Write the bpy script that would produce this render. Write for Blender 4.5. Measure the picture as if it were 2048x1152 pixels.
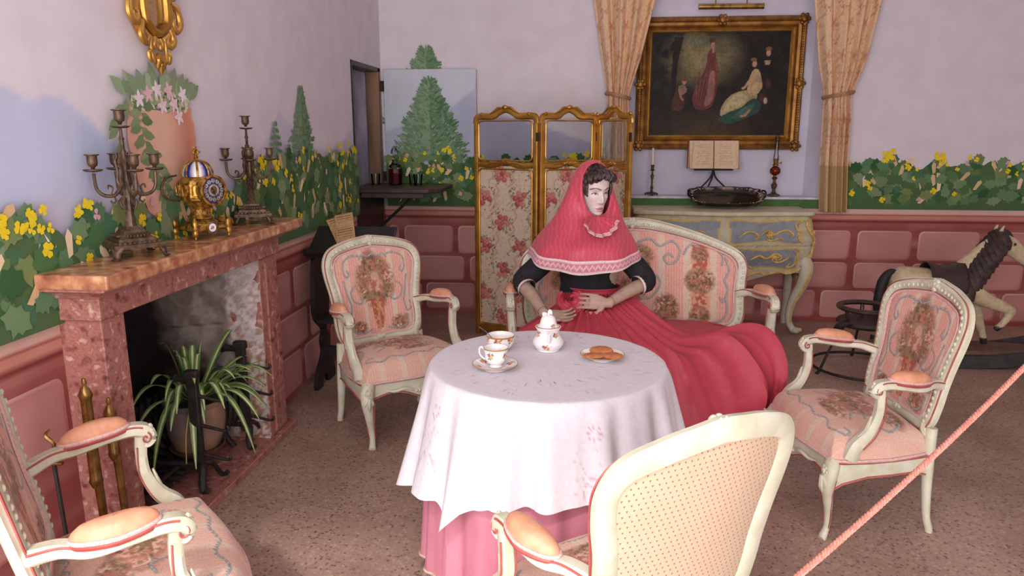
import bpy, bmesh, math, random
import numpy as np
from mathutils import Matrix, Vector, Euler
for o in list(bpy.data.objects): bpy.data.objects.remove(o)
SC = bpy.context.scene
COL = SC.collection
R = math.radians
# ------------------------------------------------------------ camera
cam_d = bpy.data.cameras.new('camera'); cam = bpy.data.objects.new('camera', cam_d); COL.objects.link(cam)
cam_d.sensor_width = 36.0; cam_d.lens = 36.0 * 1460 / 2048; cam_d.clip_start = 0.05
cam.location = (0, 0, 1.5)
cam.rotation_euler = (R(90) - math.atan(311 / 1460), 0, R(5.6))
SC.camera = cam
# ------------------------------------------------------------ sky, daylight, exposure
W = bpy.data.worlds.new('sky'); SC.world = W; W.use_nodes = True
W.node_tree.nodes['Background'].inputs[0].default_value = (1.0, 0.95, 0.98, 1)
W.node_tree.nodes['Background'].inputs[1].default_value = 4.2
def area_light(name, loc, rot, sx, sy, energy, color):
    d = bpy.data.lights.new(name, 'AREA'); d.shape = 'RECTANGLE'; d.size = sx; d.size_y = sy
    d.energy = energy; d.color = color
    o = bpy.data.objects.new(name, d); COL.objects.link(o); o.location = loc; o.rotation_euler = rot
    return o
p = area_light('doorway_daylight', (-0.85, -0.62, 1.55), (R(90), 0, 0), 2.2, 3.1, 1, (1, 1, 1)); p.data.cycles.is_portal = True
p = area_light('added_opening_portal', (1.35, -0.62, 1.1), (R(90), 0, 0), 1.1, 2.2, 1, (1, 1, 1)); p.data.cycles.is_portal = True  # portal at an unseen opening added to let more daylight into the room
sun_d = bpy.data.lights.new('sun', 'SUN'); sun_d.energy = 0.9; sun_d.angle = R(4); sun_d.color = (1.0, 0.96, 0.9)
sun = bpy.data.objects.new('sun', sun_d); COL.objects.link(sun); sun.location = (-1, -4, 4)
sun.rotation_euler = Vector((0.04, 1.0, -0.98)).to_track_quat('-Z', 'Y').to_euler()
SC.view_settings.view_transform = 'Standard'; SC.view_settings.look = 'None'
SC.view_settings.exposure = 0.68; SC.view_settings.gamma = 1.0; SC.view_settings.use_curve_mapping = False

# ------------------------------------------------------------ helpers
def lin(c):
    c = np.asarray(c, float) / 255.0
    return np.where(c <= 0.04045, c / 12.92, ((c + 0.055) / 1.055) ** 2.4)
def _nt(name):
    m = bpy.data.materials.new(name); m.use_nodes = True
    return m, m.node_tree, m.node_tree.nodes['Principled BSDF']
def noise_node(nt, scale, detail=3, coord='Object', vec=None):
    tc = nt.nodes.new('ShaderNodeTexCoord'); n = nt.nodes.new('ShaderNodeTexNoise')
    n.inputs['Scale'].default_value = scale; n.inputs['Detail'].default_value = detail
    if vec:
        mp = nt.nodes.new('ShaderNodeMapping'); mp.inputs['Scale'].default_value = vec
        nt.links.new(tc.outputs[coord], mp.inputs[0]); nt.links.new(mp.outputs[0], n.inputs['Vector'])
    else: nt.links.new(tc.outputs[coord], n.inputs['Vector'])
    return n
def mixc(nt, fac, a, b, mode='MIX'):
    m = nt.nodes.new('ShaderNodeMix'); m.data_type = 'RGBA'; m.blend_type = mode
    for sock, v in ((m.inputs[0], fac), (m.inputs[6], a), (m.inputs[7], b)):
        if hasattr(v, 'is_linked'): nt.links.new(v, sock)
        elif isinstance(v, (int, float)): sock.default_value = v
        else: sock.default_value = (*v[:3], 1)
    return m.outputs[2]
def ramp(nt, fac, stops):
    r = nt.nodes.new('ShaderNodeValToRGB'); nt.links.new(fac, r.inputs[0]); e = r.color_ramp.elements
    while len(e) < len(stops): e.new(0.5)
    for k, (p_, c) in enumerate(stops): e[k].position = p_; e[k].color = (*lin(c), 1)
    return r.outputs[0]
def add_bump(nt, b, fac, strength, dist=0.002):
    n = nt.nodes.new('ShaderNodeBump'); n.inputs['Strength'].default_value = strength; n.inputs['Distance'].default_value = dist
    nt.links.new(fac, n.inputs['Height']); nt.links.new(n.outputs[0], b.inputs['Normal'])
def mat(name, c1, c2=None, rough=0.6, metal=0.0, scale=12, detail=4, bump=0.0, bscale=None, stops=None, vec=None, spec=0.5, coat=0):
    m, nt, b = _nt(name); b.inputs['Roughness'].default_value = rough; b.inputs['Metallic'].default_value = metal
    b.inputs['Specular IOR Level'].default_value = spec
    if coat: b.inputs['Coat Weight'].default_value = coat
    n = noise_node(nt, scale, detail, vec=vec)
    if c2 is None: c2 = tuple(min(255, int(v * 0.88)) for v in c1)
    st = stops or [(0.38, c2), (0.62, c1)]
    nt.links.new(ramp(nt, n.outputs[0], st), b.inputs['Base Color'])
    if bump: add_bump(nt, b, noise_node(nt, bscale or scale * 4, 3).outputs[0], bump)
    return m
def vmat(name, rough=0.7, var=0.12, scale=40, bump=0.0, bscale=300, metal=0, spec=0.4, sheen=0, vec=None):
    m, nt, b = _nt(name); b.inputs['Roughness'].default_value = rough; b.inputs['Metallic'].default_value = metal
    b.inputs['Specular IOR Level'].default_value = spec
    if sheen: b.inputs['Sheen Weight'].default_value = sheen
    a = nt.nodes.new('ShaderNodeAttribute'); a.attribute_name = 'Col'
    n = noise_node(nt, scale, 4, vec=vec)
    g = ramp(nt, n.outputs[0], [(0.35, (255 * (1 - var),) * 3), (0.6, (255,) * 3)])
    nt.links.new(mixc(nt, 1.0, a.outputs[0], g, 'MULTIPLY'), b.inputs['Base Color'])
    if bump: add_bump(nt, b, noise_node(nt, bscale, 2).outputs[0], bump, 0.001)
    return m
def glass(name, color=(255, 255, 255), rough=0.0, ior=1.3, thin=True):
    m, nt, b = _nt(name)
    if thin:   # a thin pane: mostly clear with a faint mirror sheen
        nt.nodes.remove(b); out = nt.nodes['Material Output']
        t = nt.nodes.new('ShaderNodeBsdfTransparent'); t.inputs[0].default_value = (*lin(color), 1)
        g = nt.nodes.new('ShaderNodeBsdfGlossy'); g.inputs[1].default_value = rough
        f = nt.nodes.new('ShaderNodeFresnel'); f.inputs[0].default_value = ior
        s = nt.nodes.new('ShaderNodeMixShader'); nt.links.new(f.outputs[0], s.inputs[0])
        nt.links.new(t.outputs[0], s.inputs[1]); nt.links.new(g.outputs[0], s.inputs[2]); nt.links.new(s.outputs[0], out.inputs[0])
    else:
        b.inputs['Base Color'].default_value = (*lin(color), 1); b.inputs['Transmission Weight'].default_value = 1
        b.inputs['Roughness'].default_value = rough; b.inputs['IOR'].default_value = ior
    return m
# ---- noise in numpy
def vnoise(x, y, seed=0):
    xi = np.floor(x).astype(np.int64); yi = np.floor(y).astype(np.int64); fx = x - xi; fy = y - yi
    fx = fx * fx * (3 - 2 * fx); fy = fy * fy * (3 - 2 * fy)
    def h(a, b):
        n = (a * 374761393 + b * 668265263 + seed * 974634777) & 0xffffffff
        n = ((n ^ (n >> 13)) * 1274126177) & 0xffffffff
        return ((n ^ (n >> 16)) & 0xffff) / 65535.0
    return (h(xi, yi) * (1 - fx) + h(xi + 1, yi) * fx) * (1 - fy) + (h(xi, yi + 1) * (1 - fx) + h(xi + 1, yi + 1) * fx) * fy
def fbm(x, y, seed=0, o=3):
    s = 0; a = 0.5; t = 0
    for k in range(o): s = s + a * vnoise(x * 2 ** k, y * 2 ** k, seed + k); t += a; a *= 0.5
    return s / t
class Paint:
    """paints colours on points (u, v): used for woven, printed and hand-painted patterns"""
    def __init__(s, u, v, base): s.u = np.ravel(u).astype(float); s.v = np.ravel(v).astype(float); s.c = np.tile(lin(base), (len(s.u), 1))
    def mask(s, m, c, a=1.0): m = np.clip(m, 0, 1)[:, None] * a; s.c = s.c * (1 - m) + lin(c) * m
    def _sub(s, x0, x1, y0, y1): return np.nonzero((s.u >= x0) & (s.u <= x1) & (s.v >= y0) & (s.v <= y1))[0]
    def _put(s, idx, m, c, a): m = (np.clip(m, 0, 1) * a)[:, None]; s.c[idx] = s.c[idx] * (1 - m) + lin(c) * m
    def ell(s, cx, cy, rx, ry, c, rot=0, a=1.0, soft=0.25):
        r = max(rx, ry); i = s._sub(cx - r, cx + r, cy - r, cy + r)
        if len(i) == 0: return
        dx = s.u[i] - cx; dy = s.v[i] - cy; k, q = math.cos(rot), math.sin(rot)
        d = np.hypot((dx * k + dy * q) / rx, (-dx * q + dy * k) / ry); s._put(i, (1 - d) / soft, c, a)
    def poly(s, pts, c, a=1.0):
        P = np.asarray(pts, float); i = s._sub(P[:, 0].min(), P[:, 0].max(), P[:, 1].min(), P[:, 1].max())
        if len(i) == 0: return
        x = s.u[i]; y = s.v[i]; ins = np.zeros(len(i), bool)
        for k in range(len(P)):
            (x1, y1), (x2, y2) = P[k], P[k - 1]
            if y1 == y2: continue
            ins ^= ((y1 > y) != (y2 > y)) & (x < (x2 - x1) * (y - y1) / (y2 - y1) + x1)
        s._put(i, ins.astype(float), c, a)
    def line(s, pts, w, c, a=1.0, taper=False):
        P = np.asarray(pts, float); n = len(P) - 1
        for k in range(n):
            p0, p1 = P[k], P[k + 1]; ww = w * (math.sin(math.pi * (k + .7) / (n + .4)) * .8 + .2 if taper else 1)
            i = s._sub(min(p0[0], p1[0]) - ww, max(p0[0], p1[0]) + ww, min(p0[1], p1[1]) - ww, max(p0[1], p1[1]) + ww)
            if len(i) == 0: continue
            d = p1 - p0; L = max(d @ d, 1e-12); t = np.clip(((s.u[i] - p0[0]) * d[0] + (s.v[i] - p0[1]) * d[1]) / L, 0, 1)
            D = np.hypot(s.u[i] - p0[0] - t * d[0], s.v[i] - p0[1] - t * d[1]); s._put(i, (ww - D) / (0.4 * ww), c, a)
    def speck(s, m, c, scale, thr, seed=1, a=1.0, o=2):
        n = fbm(s.u * scale, s.v * scale, seed, o); s.mask(np.clip((n - thr) * 12, 0, 1) * m, c, a)
    def inell(s, cx, cy, rx, ry): return np.clip((1 - np.hypot((s.u - cx) / rx, (s.v - cy) / ry)) * 3, 0, 1)
# ---- curves
def cr(P, n=8, closed=False):
    P = np.asarray(P, float); k = len(P); out = []
    if closed: G = [P[(i + j) % k] for i in range(k) for j in (-1, 0, 1, 2)]; segs = k
    else:
        Q = np.concatenate([(2 * P[0] - P[1])[None], P, (2 * P[-1] - P[-2])[None]]); segs = k - 1
    for i in range(segs):
        a, b, c, d = (G[4 * i:4 * i + 4] if closed else Q[i:i + 4])
        for j in range(n):
            t = j / n; out.append(0.5 * ((2 * b) + (-a + c) * t + (2 * a - 5 * b + 4 * c - d) * t * t + (-a + 3 * b - 3 * c + d) * t ** 3))
    if not closed: out.append(P[-1])
    return np.array(out)
def spiral(cx, cy, r, a0, turns, n=16, r1=0.15, sgn=1):
    t = np.linspace(0, 1, n); a = a0 + sgn * turns * 2 * math.pi * t; q = r * (1 - (1 - r1) * t)
    return np.stack([cx + q * np.cos(a), cy + q * np.sin(a)], 1)
def nrm(v): v = np.asarray(v, float); return v / (np.linalg.norm(v, axis=-1, keepdims=True) + 1e-12)
# ---- shapes: every one returns (V, F)
def tube(P, r, n=8, closed=False, up=None, sec=None, caps=True):
    P = np.asarray(P, float); k = len(P); r = np.asarray(r, float)
    if r.ndim == 0: r = np.full((k, 2), float(r))
    elif r.ndim == 1 and len(r) == 2 and k != 2: r = np.tile(r, (k, 1))
    elif r.ndim == 1: r = np.stack([r, r], 1)
    if len(r) != k:
        t = np.linspace(0, 1, k); q = np.linspace(0, 1, len(r)); r = np.stack([np.interp(t, q, r[:, 0]), np.interp(t, q, r[:, 1])], 1)
    T = nrm(np.roll(P, -1, 0) - np.roll(P, 1, 0)) if closed else nrm(np.gradient(P, axis=0))
    if sec is None: a = np.arange(n) * 2 * math.pi / n; sec = np.stack([np.cos(a), np.sin(a)], 1)
    sec = np.asarray(sec, float); n = len(sec); V = []
    if up is not None:
        U = np.asarray(up, float); U = np.tile(U, (k, 1)) if U.ndim == 1 else U
        S = nrm(np.cross(T, U)); N = np.cross(S, T)
    else:
        S = np.zeros((k, 3)); N = np.zeros((k, 3)); a = np.array([0, 0, 1.0]) if abs(T[0][2]) < 0.9 else np.array([1.0, 0, 0])
        s = nrm(np.cross(T[0], a))
        for i in range(k):
            s = nrm(s - (s @ T[i]) * T[i]); S[i] = s; N[i] = np.cross(s, T[i])
    V = (P[:, None] + sec[None, :, :1] * r[:, None, :1] * S[:, None] + sec[None, :, 1:] * r[:, None, 1:] * N[:, None]).reshape(-1, 3)
    F = []
    for i in range(k if closed else k - 1):
        j = (i + 1) % k
        for m in range(n): q = (m + 1) % n; F.append((i * n + m, i * n + q, j * n + q, j * n + m))
    if caps and not closed: F.append(tuple(range(n))[::-1]); F.append(tuple((k - 1) * n + m for m in range(n)))
    return V, F
def lathe(prof, n=24, c=(0, 0, 0), smooth=0, sx=1, sy=1, lobes=0, amp=0):
    P = np.asarray(prof, float)
    if smooth: P = cr(P, smooth); P[:, 0] = np.maximum(P[:, 0], 0)
    a = np.arange(n) * 2 * math.pi / n; k = len(P); m = 1 + amp * np.cos(lobes * a)
    V = np.stack([P[:, None, 0] * np.cos(a) * m * sx + c[0], P[:, None, 0] * np.sin(a) * m * sy + c[1], np.tile(P[:, None, 1], (1, n)) + c[2]], 2).reshape(-1, 3)
    F = [(i * n + j, i * n + (j + 1) % n, (i + 1) * n + (j + 1) % n, (i + 1) * n + j) for i in range(k - 1) for j in range(n)]
    if P[0, 0] > 1e-6: F.append(tuple(range(n))[::-1])
    if P[-1, 0] > 1e-6: F.append(tuple((k - 1) * n + j for j in range(n)))
    return V, F
def ball(c, r, n=8, m=6):
    r = (r, r, r) if np.isscalar(r) else r; t = np.linspace(0, math.pi, m + 1)
    V, F = lathe(np.stack([np.maximum(np.sin(t), 0), -np.cos(t)], 1), n); V = V * np.array(r) + np.array(c)
    return V, F
def box(c, s, bev=0.0, seg=1):
    x, y, z = np.array(s) / 2.0
    V = [(-x, -y, -z), (x, -y, -z), (x, y, -z), (-x, y, -z), (-x, -y, z), (x, -y, z), (x, y, z), (-x, y, z)]
    F = [(0, 3, 2, 1), (4, 5, 6, 7), (0, 1, 5, 4), (1, 2, 6, 5), (2, 3, 7, 6), (3, 0, 4, 7)]
    V = np.array(V)
    if bev > 0: V, F = bevel(V, F, bev, seg)
    return V + np.array(c), F
def b2(x0, x1, y0, y1, z0, z1, bev=0.0, seg=1): return box(((x0 + x1) / 2, (y0 + y1) / 2, (z0 + z1) / 2), (abs(x1 - x0), abs(y1 - y0), abs(z1 - z0)), bev, seg)
def bevel(V, F, w, seg=1):
    bm = bmesh.new(); vs = [bm.verts.new(v) for v in V]
    for f in F: bm.faces.new([vs[i] for i in f])
    bmesh.ops.bevel(bm, geom=list(bm.edges), offset=w, segments=seg, affect='EDGES', profile=0.5)
    bm.verts.index_update(); V2 = np.array([v.co[:] for v in bm.verts]); F2 = [tuple(v.index for v in f.verts) for f in bm.faces]; bm.free()
    return V2, F2
def prism(poly, z0, z1, bev=0.0):
    P = np.asarray(poly, float); n = len(P)
    ar = 0.5 * np.sum(P[:, 0] * np.roll(P[:, 1], -1) - np.roll(P[:, 0], -1) * P[:, 1])
    if ar < 0: P = P[::-1]
    e = nrm(np.roll(P, -1, 0) - P); nn = np.stack([e[:, 1], -e[:, 0]], 1); nv = nrm(nn + np.roll(nn, 1, 0)); Q = P - nv * bev
    L = [(Q, z0), (P, z0 + bev), (P, z1 - bev), (Q, z1)] if bev > 0 else [(P, z0), (P, z1)]
    V = np.vstack([np.column_stack([q, np.full(n, z)]) for q, z in L]); F = []
    for i in range(len(L) - 1):
        for j in range(n): k = (j + 1) % n; F.append((i * n + j, i * n + k, (i + 1) * n + k, (i + 1) * n + j))
    F.append(tuple(range(n))[::-1]); F.append(tuple((len(L) - 1) * n + j for j in range(n)))
    return V, F
def grid(X, close_u=False, close_v=False):
    X = np.asarray(X, float); a, b = X.shape[:2]; I = np.arange(a * b).reshape(a, b)
    A = np.vstack([I, I[:1]]) if close_u else I
    A = np.hstack([A, A[:, :1]]) if close_v else A
    F = np.stack([A[:-1, :-1], A[1:, :-1], A[1:, 1:], A[:-1, 1:]], 2).reshape(-1, 4)
    return X.reshape(-1, 3), F.tolist()
def mv(VF, loc=(0, 0, 0), rz=0, rx=0, ry=0, s=1.0):
    M = np.array((Euler((rx, ry, rz)).to_matrix())); V = (np.asarray(VF[0], float) * s) @ M.T + np.array(loc)
    return V, VF[1]
def axes(VF, ex, ey, ez, o): return np.asarray(VF[0]) @ np.array([ex, ey, ez], float) + np.array(o), VF[1]
def join(*L):
    V = []; F = []; n = 0
    for v, f in L:
        V.append(np.asarray(v, float)); F += [tuple(i + n for i in q) for q in f]; n += len(v)
    return np.vstack(V), F
OFF = {}
def mk(name, VF, m, parent=None, smooth=True, col=None, loc=None, kind=None, label=None, cat=None, group=None, local=False, solid=0):
    """ONE mesh object. Top-level: origin moved to the base of the mesh. Child: vertices are given in the frame of its root."""
    V = np.asarray(VF[0], float); F = VF[1]
    if parent is not None: off = OFF.get(parent, np.zeros(3))
    elif local: off = np.zeros(3)
    else: off = np.array([(V[:, 0].min() + V[:, 0].max()) / 2, (V[:, 1].min() + V[:, 1].max()) / 2, V[:, 2].min()])
    me = bpy.data.meshes.new(name); me.from_pydata((V - off).tolist(), [], F if isinstance(F, list) else F.tolist())
    if smooth:
        me.shade_smooth() if hasattr(me, 'shade_smooth') else None
        try: me.set_sharp_from_angle(angle=R(40))
        except Exception: pass
    if col is not None:
        at = me.color_attributes.new('Col', 'FLOAT_COLOR', 'POINT'); c = np.ones((len(V), 4)); c[:, :3] = col
        at.data.foreach_set('color', c.ravel())
    me.materials.append(m)
    o = bpy.data.objects.new(name, me); COL.objects.link(o)
    if parent is not None: o.parent = parent; OFF[o] = off
    else: o.location = off; OFF[o] = off
    if solid:
        s = o.modifiers.new('thickness', 'SOLIDIFY'); s.thickness = solid; s.offset = 0
    return tag(o, label, cat, group, kind)
def tag(o, label=None, cat=None, group=None, kind=None):
    for k, v in (('label', label), ('category', cat), ('group', group), ('kind', kind)):
        if v: o[k] = v
    return o
def root(name, loc, label=None, cat=None, group=None, kind=None, world=True):
    o = bpy.data.objects.new(name, None); COL.objects.link(o); o.empty_display_size = 0.1
    if world: o.location = loc; OFF[o] = np.array(loc, float)
    else: OFF[o] = np.zeros(3)
    return tag(o, label, cat, group, kind)
def copy_tree(o, parent=None):
    c = o.copy(); COL.objects.link(c)
    if parent is not None: c.parent = parent
    for ch in list(o.children): copy_tree(ch, c)
    return c
rng = random.Random(7); nprng = np.random.default_rng(7)
# ------------------------------------------------------------ materials
M = {}
M['cream'] = mat('cream_green_paint', (214, 212, 190), (198, 195, 168), rough=0.45, scale=14, bump=0.15, bscale=120)
M['redline'] = mat('worn_red_paint', (176, 92, 84), (158, 72, 68), rough=0.55)
M['peach'] = mat('peach_satin', (222, 160, 126), (212, 146, 112), rough=0.5, scale=30)
M['lace'] = mat('pink_lace', (222, 190, 182), (206, 164, 158), rough=0.8, scale=150, bump=0.5, bscale=400)
M['tapestry'] = vmat('woven_tapestry', 0.85, 0.08, 200, bump=0.15, bscale=900, sheen=0.1)
M['gilt'] = mat('gilded_wood', (206, 158, 74), (176, 126, 54), rough=0.36, metal=0.75, scale=9, bump=0.3, bscale=90)
M['oldgilt'] = mat('dark_gilded_wood', (160, 112, 48), (118, 78, 34), rough=0.42, metal=0.6, scale=12, bump=0.4, bscale=90)
M['bronze'] = mat('brown_bronze', (108, 86, 66), (74, 58, 44), rough=0.5, metal=0.55, scale=40, bump=0.2)
M['brass'] = mat('aged_brass', (170, 136, 78), (118, 90, 48), rough=0.35, metal=0.85, scale=20)
M['iron'] = mat('rusty_iron', (58, 50, 46), (40, 34, 32), rough=0.65, metal=0.35, scale=30, bump=0.3)
M['blackwood'] = mat('black_stained_wood', (36, 32, 34), (24, 21, 23), rough=0.4, scale=10, vec=(1, 1, 8))
M['darkwood'] = mat('dark_brown_wood', (70, 48, 40), (46, 32, 28), rough=0.4, scale=9, vec=(1, 6, 1))
M['wood'] = mat('old_brown_wood', (128, 96, 74), (94, 68, 52), rough=0.6, scale=8, vec=(1, 1, .15))
M['china'] = vmat('painted_china', 0.15, 0.02, 10, spec=0.6)
M['painted'] = vmat('mural_paint', 0.85, 0.03, 6, spec=0.2)
M['plain'] = vmat('coloured_surface', 0.6, 0.12, 30)
M['white'] = mat('white_plaster', (228, 222, 226), (220, 213, 218), rough=0.9, scale=5)
M['paper'] = vmat('old_paper', 0.9, 0.06, 60)
M['glasspane'] = glass('glass_pane', (246, 248, 248), 0.02, 1.22)
M['glassware'] = glass('clear_glassware', (236, 240, 238), 0.02, 1.45)
# ============================================================ the setting
XW, YB = -1.64, 5.95          # left wall plane, back wall plane
m, nt, b = _nt('terrazzo_floor'); M['floor'] = m
tc = nt.nodes.new('ShaderNodeTexCoord'); v = nt.nodes.new('ShaderNodeTexVoronoi'); v.inputs['Scale'].default_value = 95
v.inputs['Randomness'].default_value = 1; nt.links.new(tc.outputs['Object'], v.inputs['Vector'])
sep = nt.nodes.new('ShaderNodeSeparateColor'); nt.links.new(v.outputs['Color'], sep.inputs[0])
chip = ramp(nt, sep.outputs[0], [(0.0, (104, 72, 70)), (0.08, (122, 90, 86)), (0.16, (164, 134, 124)), (0.45, (190, 160, 146)), (0.8, (170, 140, 126)), (0.93, (204, 180, 164))])
n1 = noise_node(nt, 2.2, 5); n2 = noise_node(nt, 70, 4)
base = mixc(nt, n2.outputs[0], lin((174, 144, 126)), lin((194, 164, 144)))
edge = ramp(nt, v.outputs['Distance'], [(0.25, (255,) * 3), (0.75, (0,) * 3)])
c = mixc(nt, edge, base, chip)
c = mixc(nt, 1.0, c, ramp(nt, n1.outputs[0], [(0.3, (206, 200, 196)), (0.7, (255, 255, 255))]), 'MULTIPLY')
nt.links.new(c, b.inputs['Base Color']); b.inputs['Roughness'].default_value = 0.5
M['ceil'] = mat('ceiling_paint', (226, 218, 216), rough=0.9, scale=3)
mk('floor', b2(-2.6, 4.2, -0.8, 6.5, -0.1, 0.0), M['floor'], kind='structure', smooth=False)
mk('ceiling', b2(-2.6, 4.2, -0.6, 6.5, 3.3, 3.4), M['ceil'], kind='structure', smooth=False)
mk('wall_right', b2(4.0, 4.1, -0.6, 6.5, 0, 3.3), M['white'], kind='structure', smooth=False)
mk('wall_front', join(b2(-2.6, -1.95, -0.7, -0.6, 0, 3.3), b2(.25, .8, -0.7, -0.6, 0, 3.3), b2(1.9, 4.1, -0.7, -0.6, 0, 3.3), b2(-1.95, .25, -0.7, -0.6, 3.1, 3.3), b2(.8, 1.9, -0.7, -0.6, 2.2, 3.3)), M['white'], kind='structure', smooth=False)  # unseen wall; pier, lintels and added right opening shaped to steer sun and daylight
WALLC = (226, 218, 224)
DADO = [(0, .775, (158, 84, 80)), (.775, .815, (166, 92, 86)), (.815, .868, (206, 138, 122)), (.868, .912, (222, 184, 168))]
def wall_grid(s0, s1, z1, hole=None, fine=0.02, zf=2.3):
    s = np.arange(s0, s1 + fine * .5, fine)
    z = list(np.arange(0, zf, fine)) + [z1]
    for zz in (.775, .815, .868, .912): z += [zz - 1e-4, zz + 1e-4]
    return s, np.array(sorted(z))
def dado_paint(P):
    for z0, z1, c in DADO:
        P.mask(((P.v >= z0) & (P.v < z1)).astype(float), c)
    g = fbm(P.u * 3, P.v * 14, 3); P.mask((P.v < .912) * np.clip(g - .45, 0, 1) * 1.2, (226, 186, 172), .6)
    P.mask(((P.v > .806) & (P.v < .822)).astype(float), (132, 62, 58)); P.mask(((P.v > .862) & (P.v < .870)).astype(float), (172, 96, 86))
def make_wall(name, axis, s0, s1, z1, holes, paint, thick):
    s, z = wall_grid(s0, s1, z1); S, Z = np.meshgrid(s, z, indexing='ij')
    P = Paint(S, Z, WALLC); paint(P); dado_paint(P)
    if axis == 'x': X = np.stack([np.full_like(S, XW), S, Z], 2)
    else: X = np.stack([S, np.full_like(S, YB), Z], 2)
    V, F = grid(X); F = np.array(F)
    c = np.stack([S.ravel(), Z.ravel()], 1)[F].mean(1)
    keep = np.ones(len(F), bool)
    for (a0, a1, h0, h1) in holes: keep &= ~((c[:, 0] > a0) & (c[:, 0] < a1) & (c[:, 1] > h0) & (c[:, 1] < h1))
    return mk(name, (V, F[keep].tolist()), M['painted'], kind='structure', smooth=False, col=P.c)
def paint_left(P):
    P.mask(np.clip((1.75 - P.v) * 2, 0, 1), (218, 212, 224), .5)
    edge = np.interp(P.u, [1.0, 1.6, 1.976, 2.09, 2.15, 2.22, 2.3, 2.46, 2.65, 2.9, 3.2], [1.75, 1.78, 1.64, 1.60, 1.62, 1.61, 1.57, 1.47, 1.38, 1.30, 1.2])
    n = (fbm(P.u * 30, P.v * 30, 2) - .5) * .012
    P.mask(np.clip((edge + n - P.v) / .015, 0, 1) * (P.v > 1.0), (196, 203, 226))
    e2 = np.interp(P.u, [2.0, 2.25, 2.3, 2.6, 2.9], [1.0, 1.5, 1.545, 1.40, 1.2]); P.mask(np.clip((e2 + n - P.v) / .02, 0, 1) * np.clip((P.u - 2.25) * 20, 0, 1), (180, 190, 216), .7)
    e3 = np.interp(P.u, [3.4, 3.75, 3.88, 4.05, 4.4, 4.75, 5.0, 5.2, 6], [1.3, 1.5, 1.62, 1.55, 1.42, 1.4, 1.48, 1.56, 1.7])
    P.mask(np.clip((e3 + n - P.v) / .02, 0, 1), (202, 198, 214), .8)
wall_left = make_wall('wall_left', 'x', -0.6, 5.96, 3.3, [(5.19, 5.88, -1, 1.98), (2.20, 3.22, -1, .93)], paint_left, .1)
def paint_back(P):
    e = np.interp(P.u, [-1.7, -1.2, -.7, 0, .3, .6], [1.3, 1.5, 1.66, 1.45, 1.36, 1.2])
    n = (fbm(P.u * 20, P.v * 20, 5) - .5) * .02
    P.mask(np.clip((e + n - P.v) / .02, 0, 1), (176, 176, 200), .9)
    s = fbm(P.u * 2.2, P.v * 4, 9); P.mask(np.clip((s - .55) * 4, 0, 1) * np.clip((P.u + .9) * 3, 0, 1) * np.clip((.3 - P.u) * 3, 0, 1) * (P.v > 1.6), (208, 192, 186), .5)
wall_back = make_wall('wall_back', 'y', -1.64, 4.0, 3.3, [(.22, 1.84, 1.0, 2.9)], paint_back, .1)
# niche behind the painting: sill, splayed jambs, back and head
NB = 6.16
nv = [(.22, YB, 1.0), (1.84, YB, 1.0), (1.765, NB, 1.0), (.28, NB, 1.0), (.22, YB, 2.9), (1.84, YB, 2.9), (1.765, NB, 2.9), (.28, NB, 2.9)]
nich = mk('trim_1', (np.array(nv), [(0, 1, 2, 3), (4, 7, 6, 5), (3, 2, 6, 7), (0, 3, 7, 4), (1, 5, 6, 2)]), mat('niche_paint', (216, 212, 226), (208, 204, 220), rough=.9, scale=5), kind='structure', smooth=False)
mk('niche_ledge', b2(.20, 1.86, YB - .015, YB + .01, .985, 1.003, .003), mat('niche_edge_paint', (226, 222, 230), rough=.8), nich, smooth=False)
mk('green_border', b2(.20, 2.02, YB - .006, YB + .004, .915, .985), mat('green_wall_paint', (88, 128, 72), (70, 108, 58), rough=.85, scale=8), wall_back, smooth=False)
# ---- painted stones of the dado
def rrect(x0, x1, y0, y1, r, n=5):
    P = []
    for cx, cy, a0 in ((x1 - r, y1 - r, 0), (x0 + r, y1 - r, 90), (x0 + r, y0 + r, 180), (x1 - r, y0 + r, 270)):
        for k in range(n): a = R(a0 + 90 * k / (n - 1)); P.append((cx + r * math.cos(a), cy + r * math.sin(a)))
    return P
def on_wall(axis, s, z, off):
    s = np.asarray(s, float); z = np.asarray(z, float)
    return np.stack([np.full_like(s, XW + off), s, z], -1) if axis == 'x' else np.stack([s, np.full_like(s, YB - off), z], -1)
def painted_stone(axis, wall, x0, x1, z0, z1, tone):
    g = 10; x0 += rng.uniform(0, .012); x1 -= rng.uniform(0, .012)
    O = np.array(rrect(x0, x1, z0, z1, .035)); c = O.mean(0)
    rings = [1.0, .93, .86, .72, .4, .05]; P2 = np.vstack([c + (O - c) * np.array([1 - (1 - k) * .55 if k > .7 else k, k]) for k in rings]); n = len(O)
    F = [(i * n + j, i * n + (j + 1) % n, (i + 1) * n + (j + 1) % n, (i + 1) * n + j) for i in range(len(rings) - 1) for j in range(n)] + [tuple((len(rings) - 1) * n + j for j in range(n))]
    P = Paint(P2[:, 0], P2[:, 1], tone); ring = np.repeat(np.arange(len(rings)), n)
    w = x1 - x0; h = z1 - z0
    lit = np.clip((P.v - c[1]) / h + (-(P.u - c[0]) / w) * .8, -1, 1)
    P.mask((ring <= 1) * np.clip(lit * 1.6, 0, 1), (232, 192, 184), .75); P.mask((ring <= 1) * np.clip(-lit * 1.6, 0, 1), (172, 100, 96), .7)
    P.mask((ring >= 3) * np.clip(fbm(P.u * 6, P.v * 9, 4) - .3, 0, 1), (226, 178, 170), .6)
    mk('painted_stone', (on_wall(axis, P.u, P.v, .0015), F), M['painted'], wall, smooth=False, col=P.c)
rows = [(.515, .745), (.285, .49), (.04, .262)]
tones = [(204, 146, 140), (198, 138, 134), (208, 152, 144), (196, 134, 128)]
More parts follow.
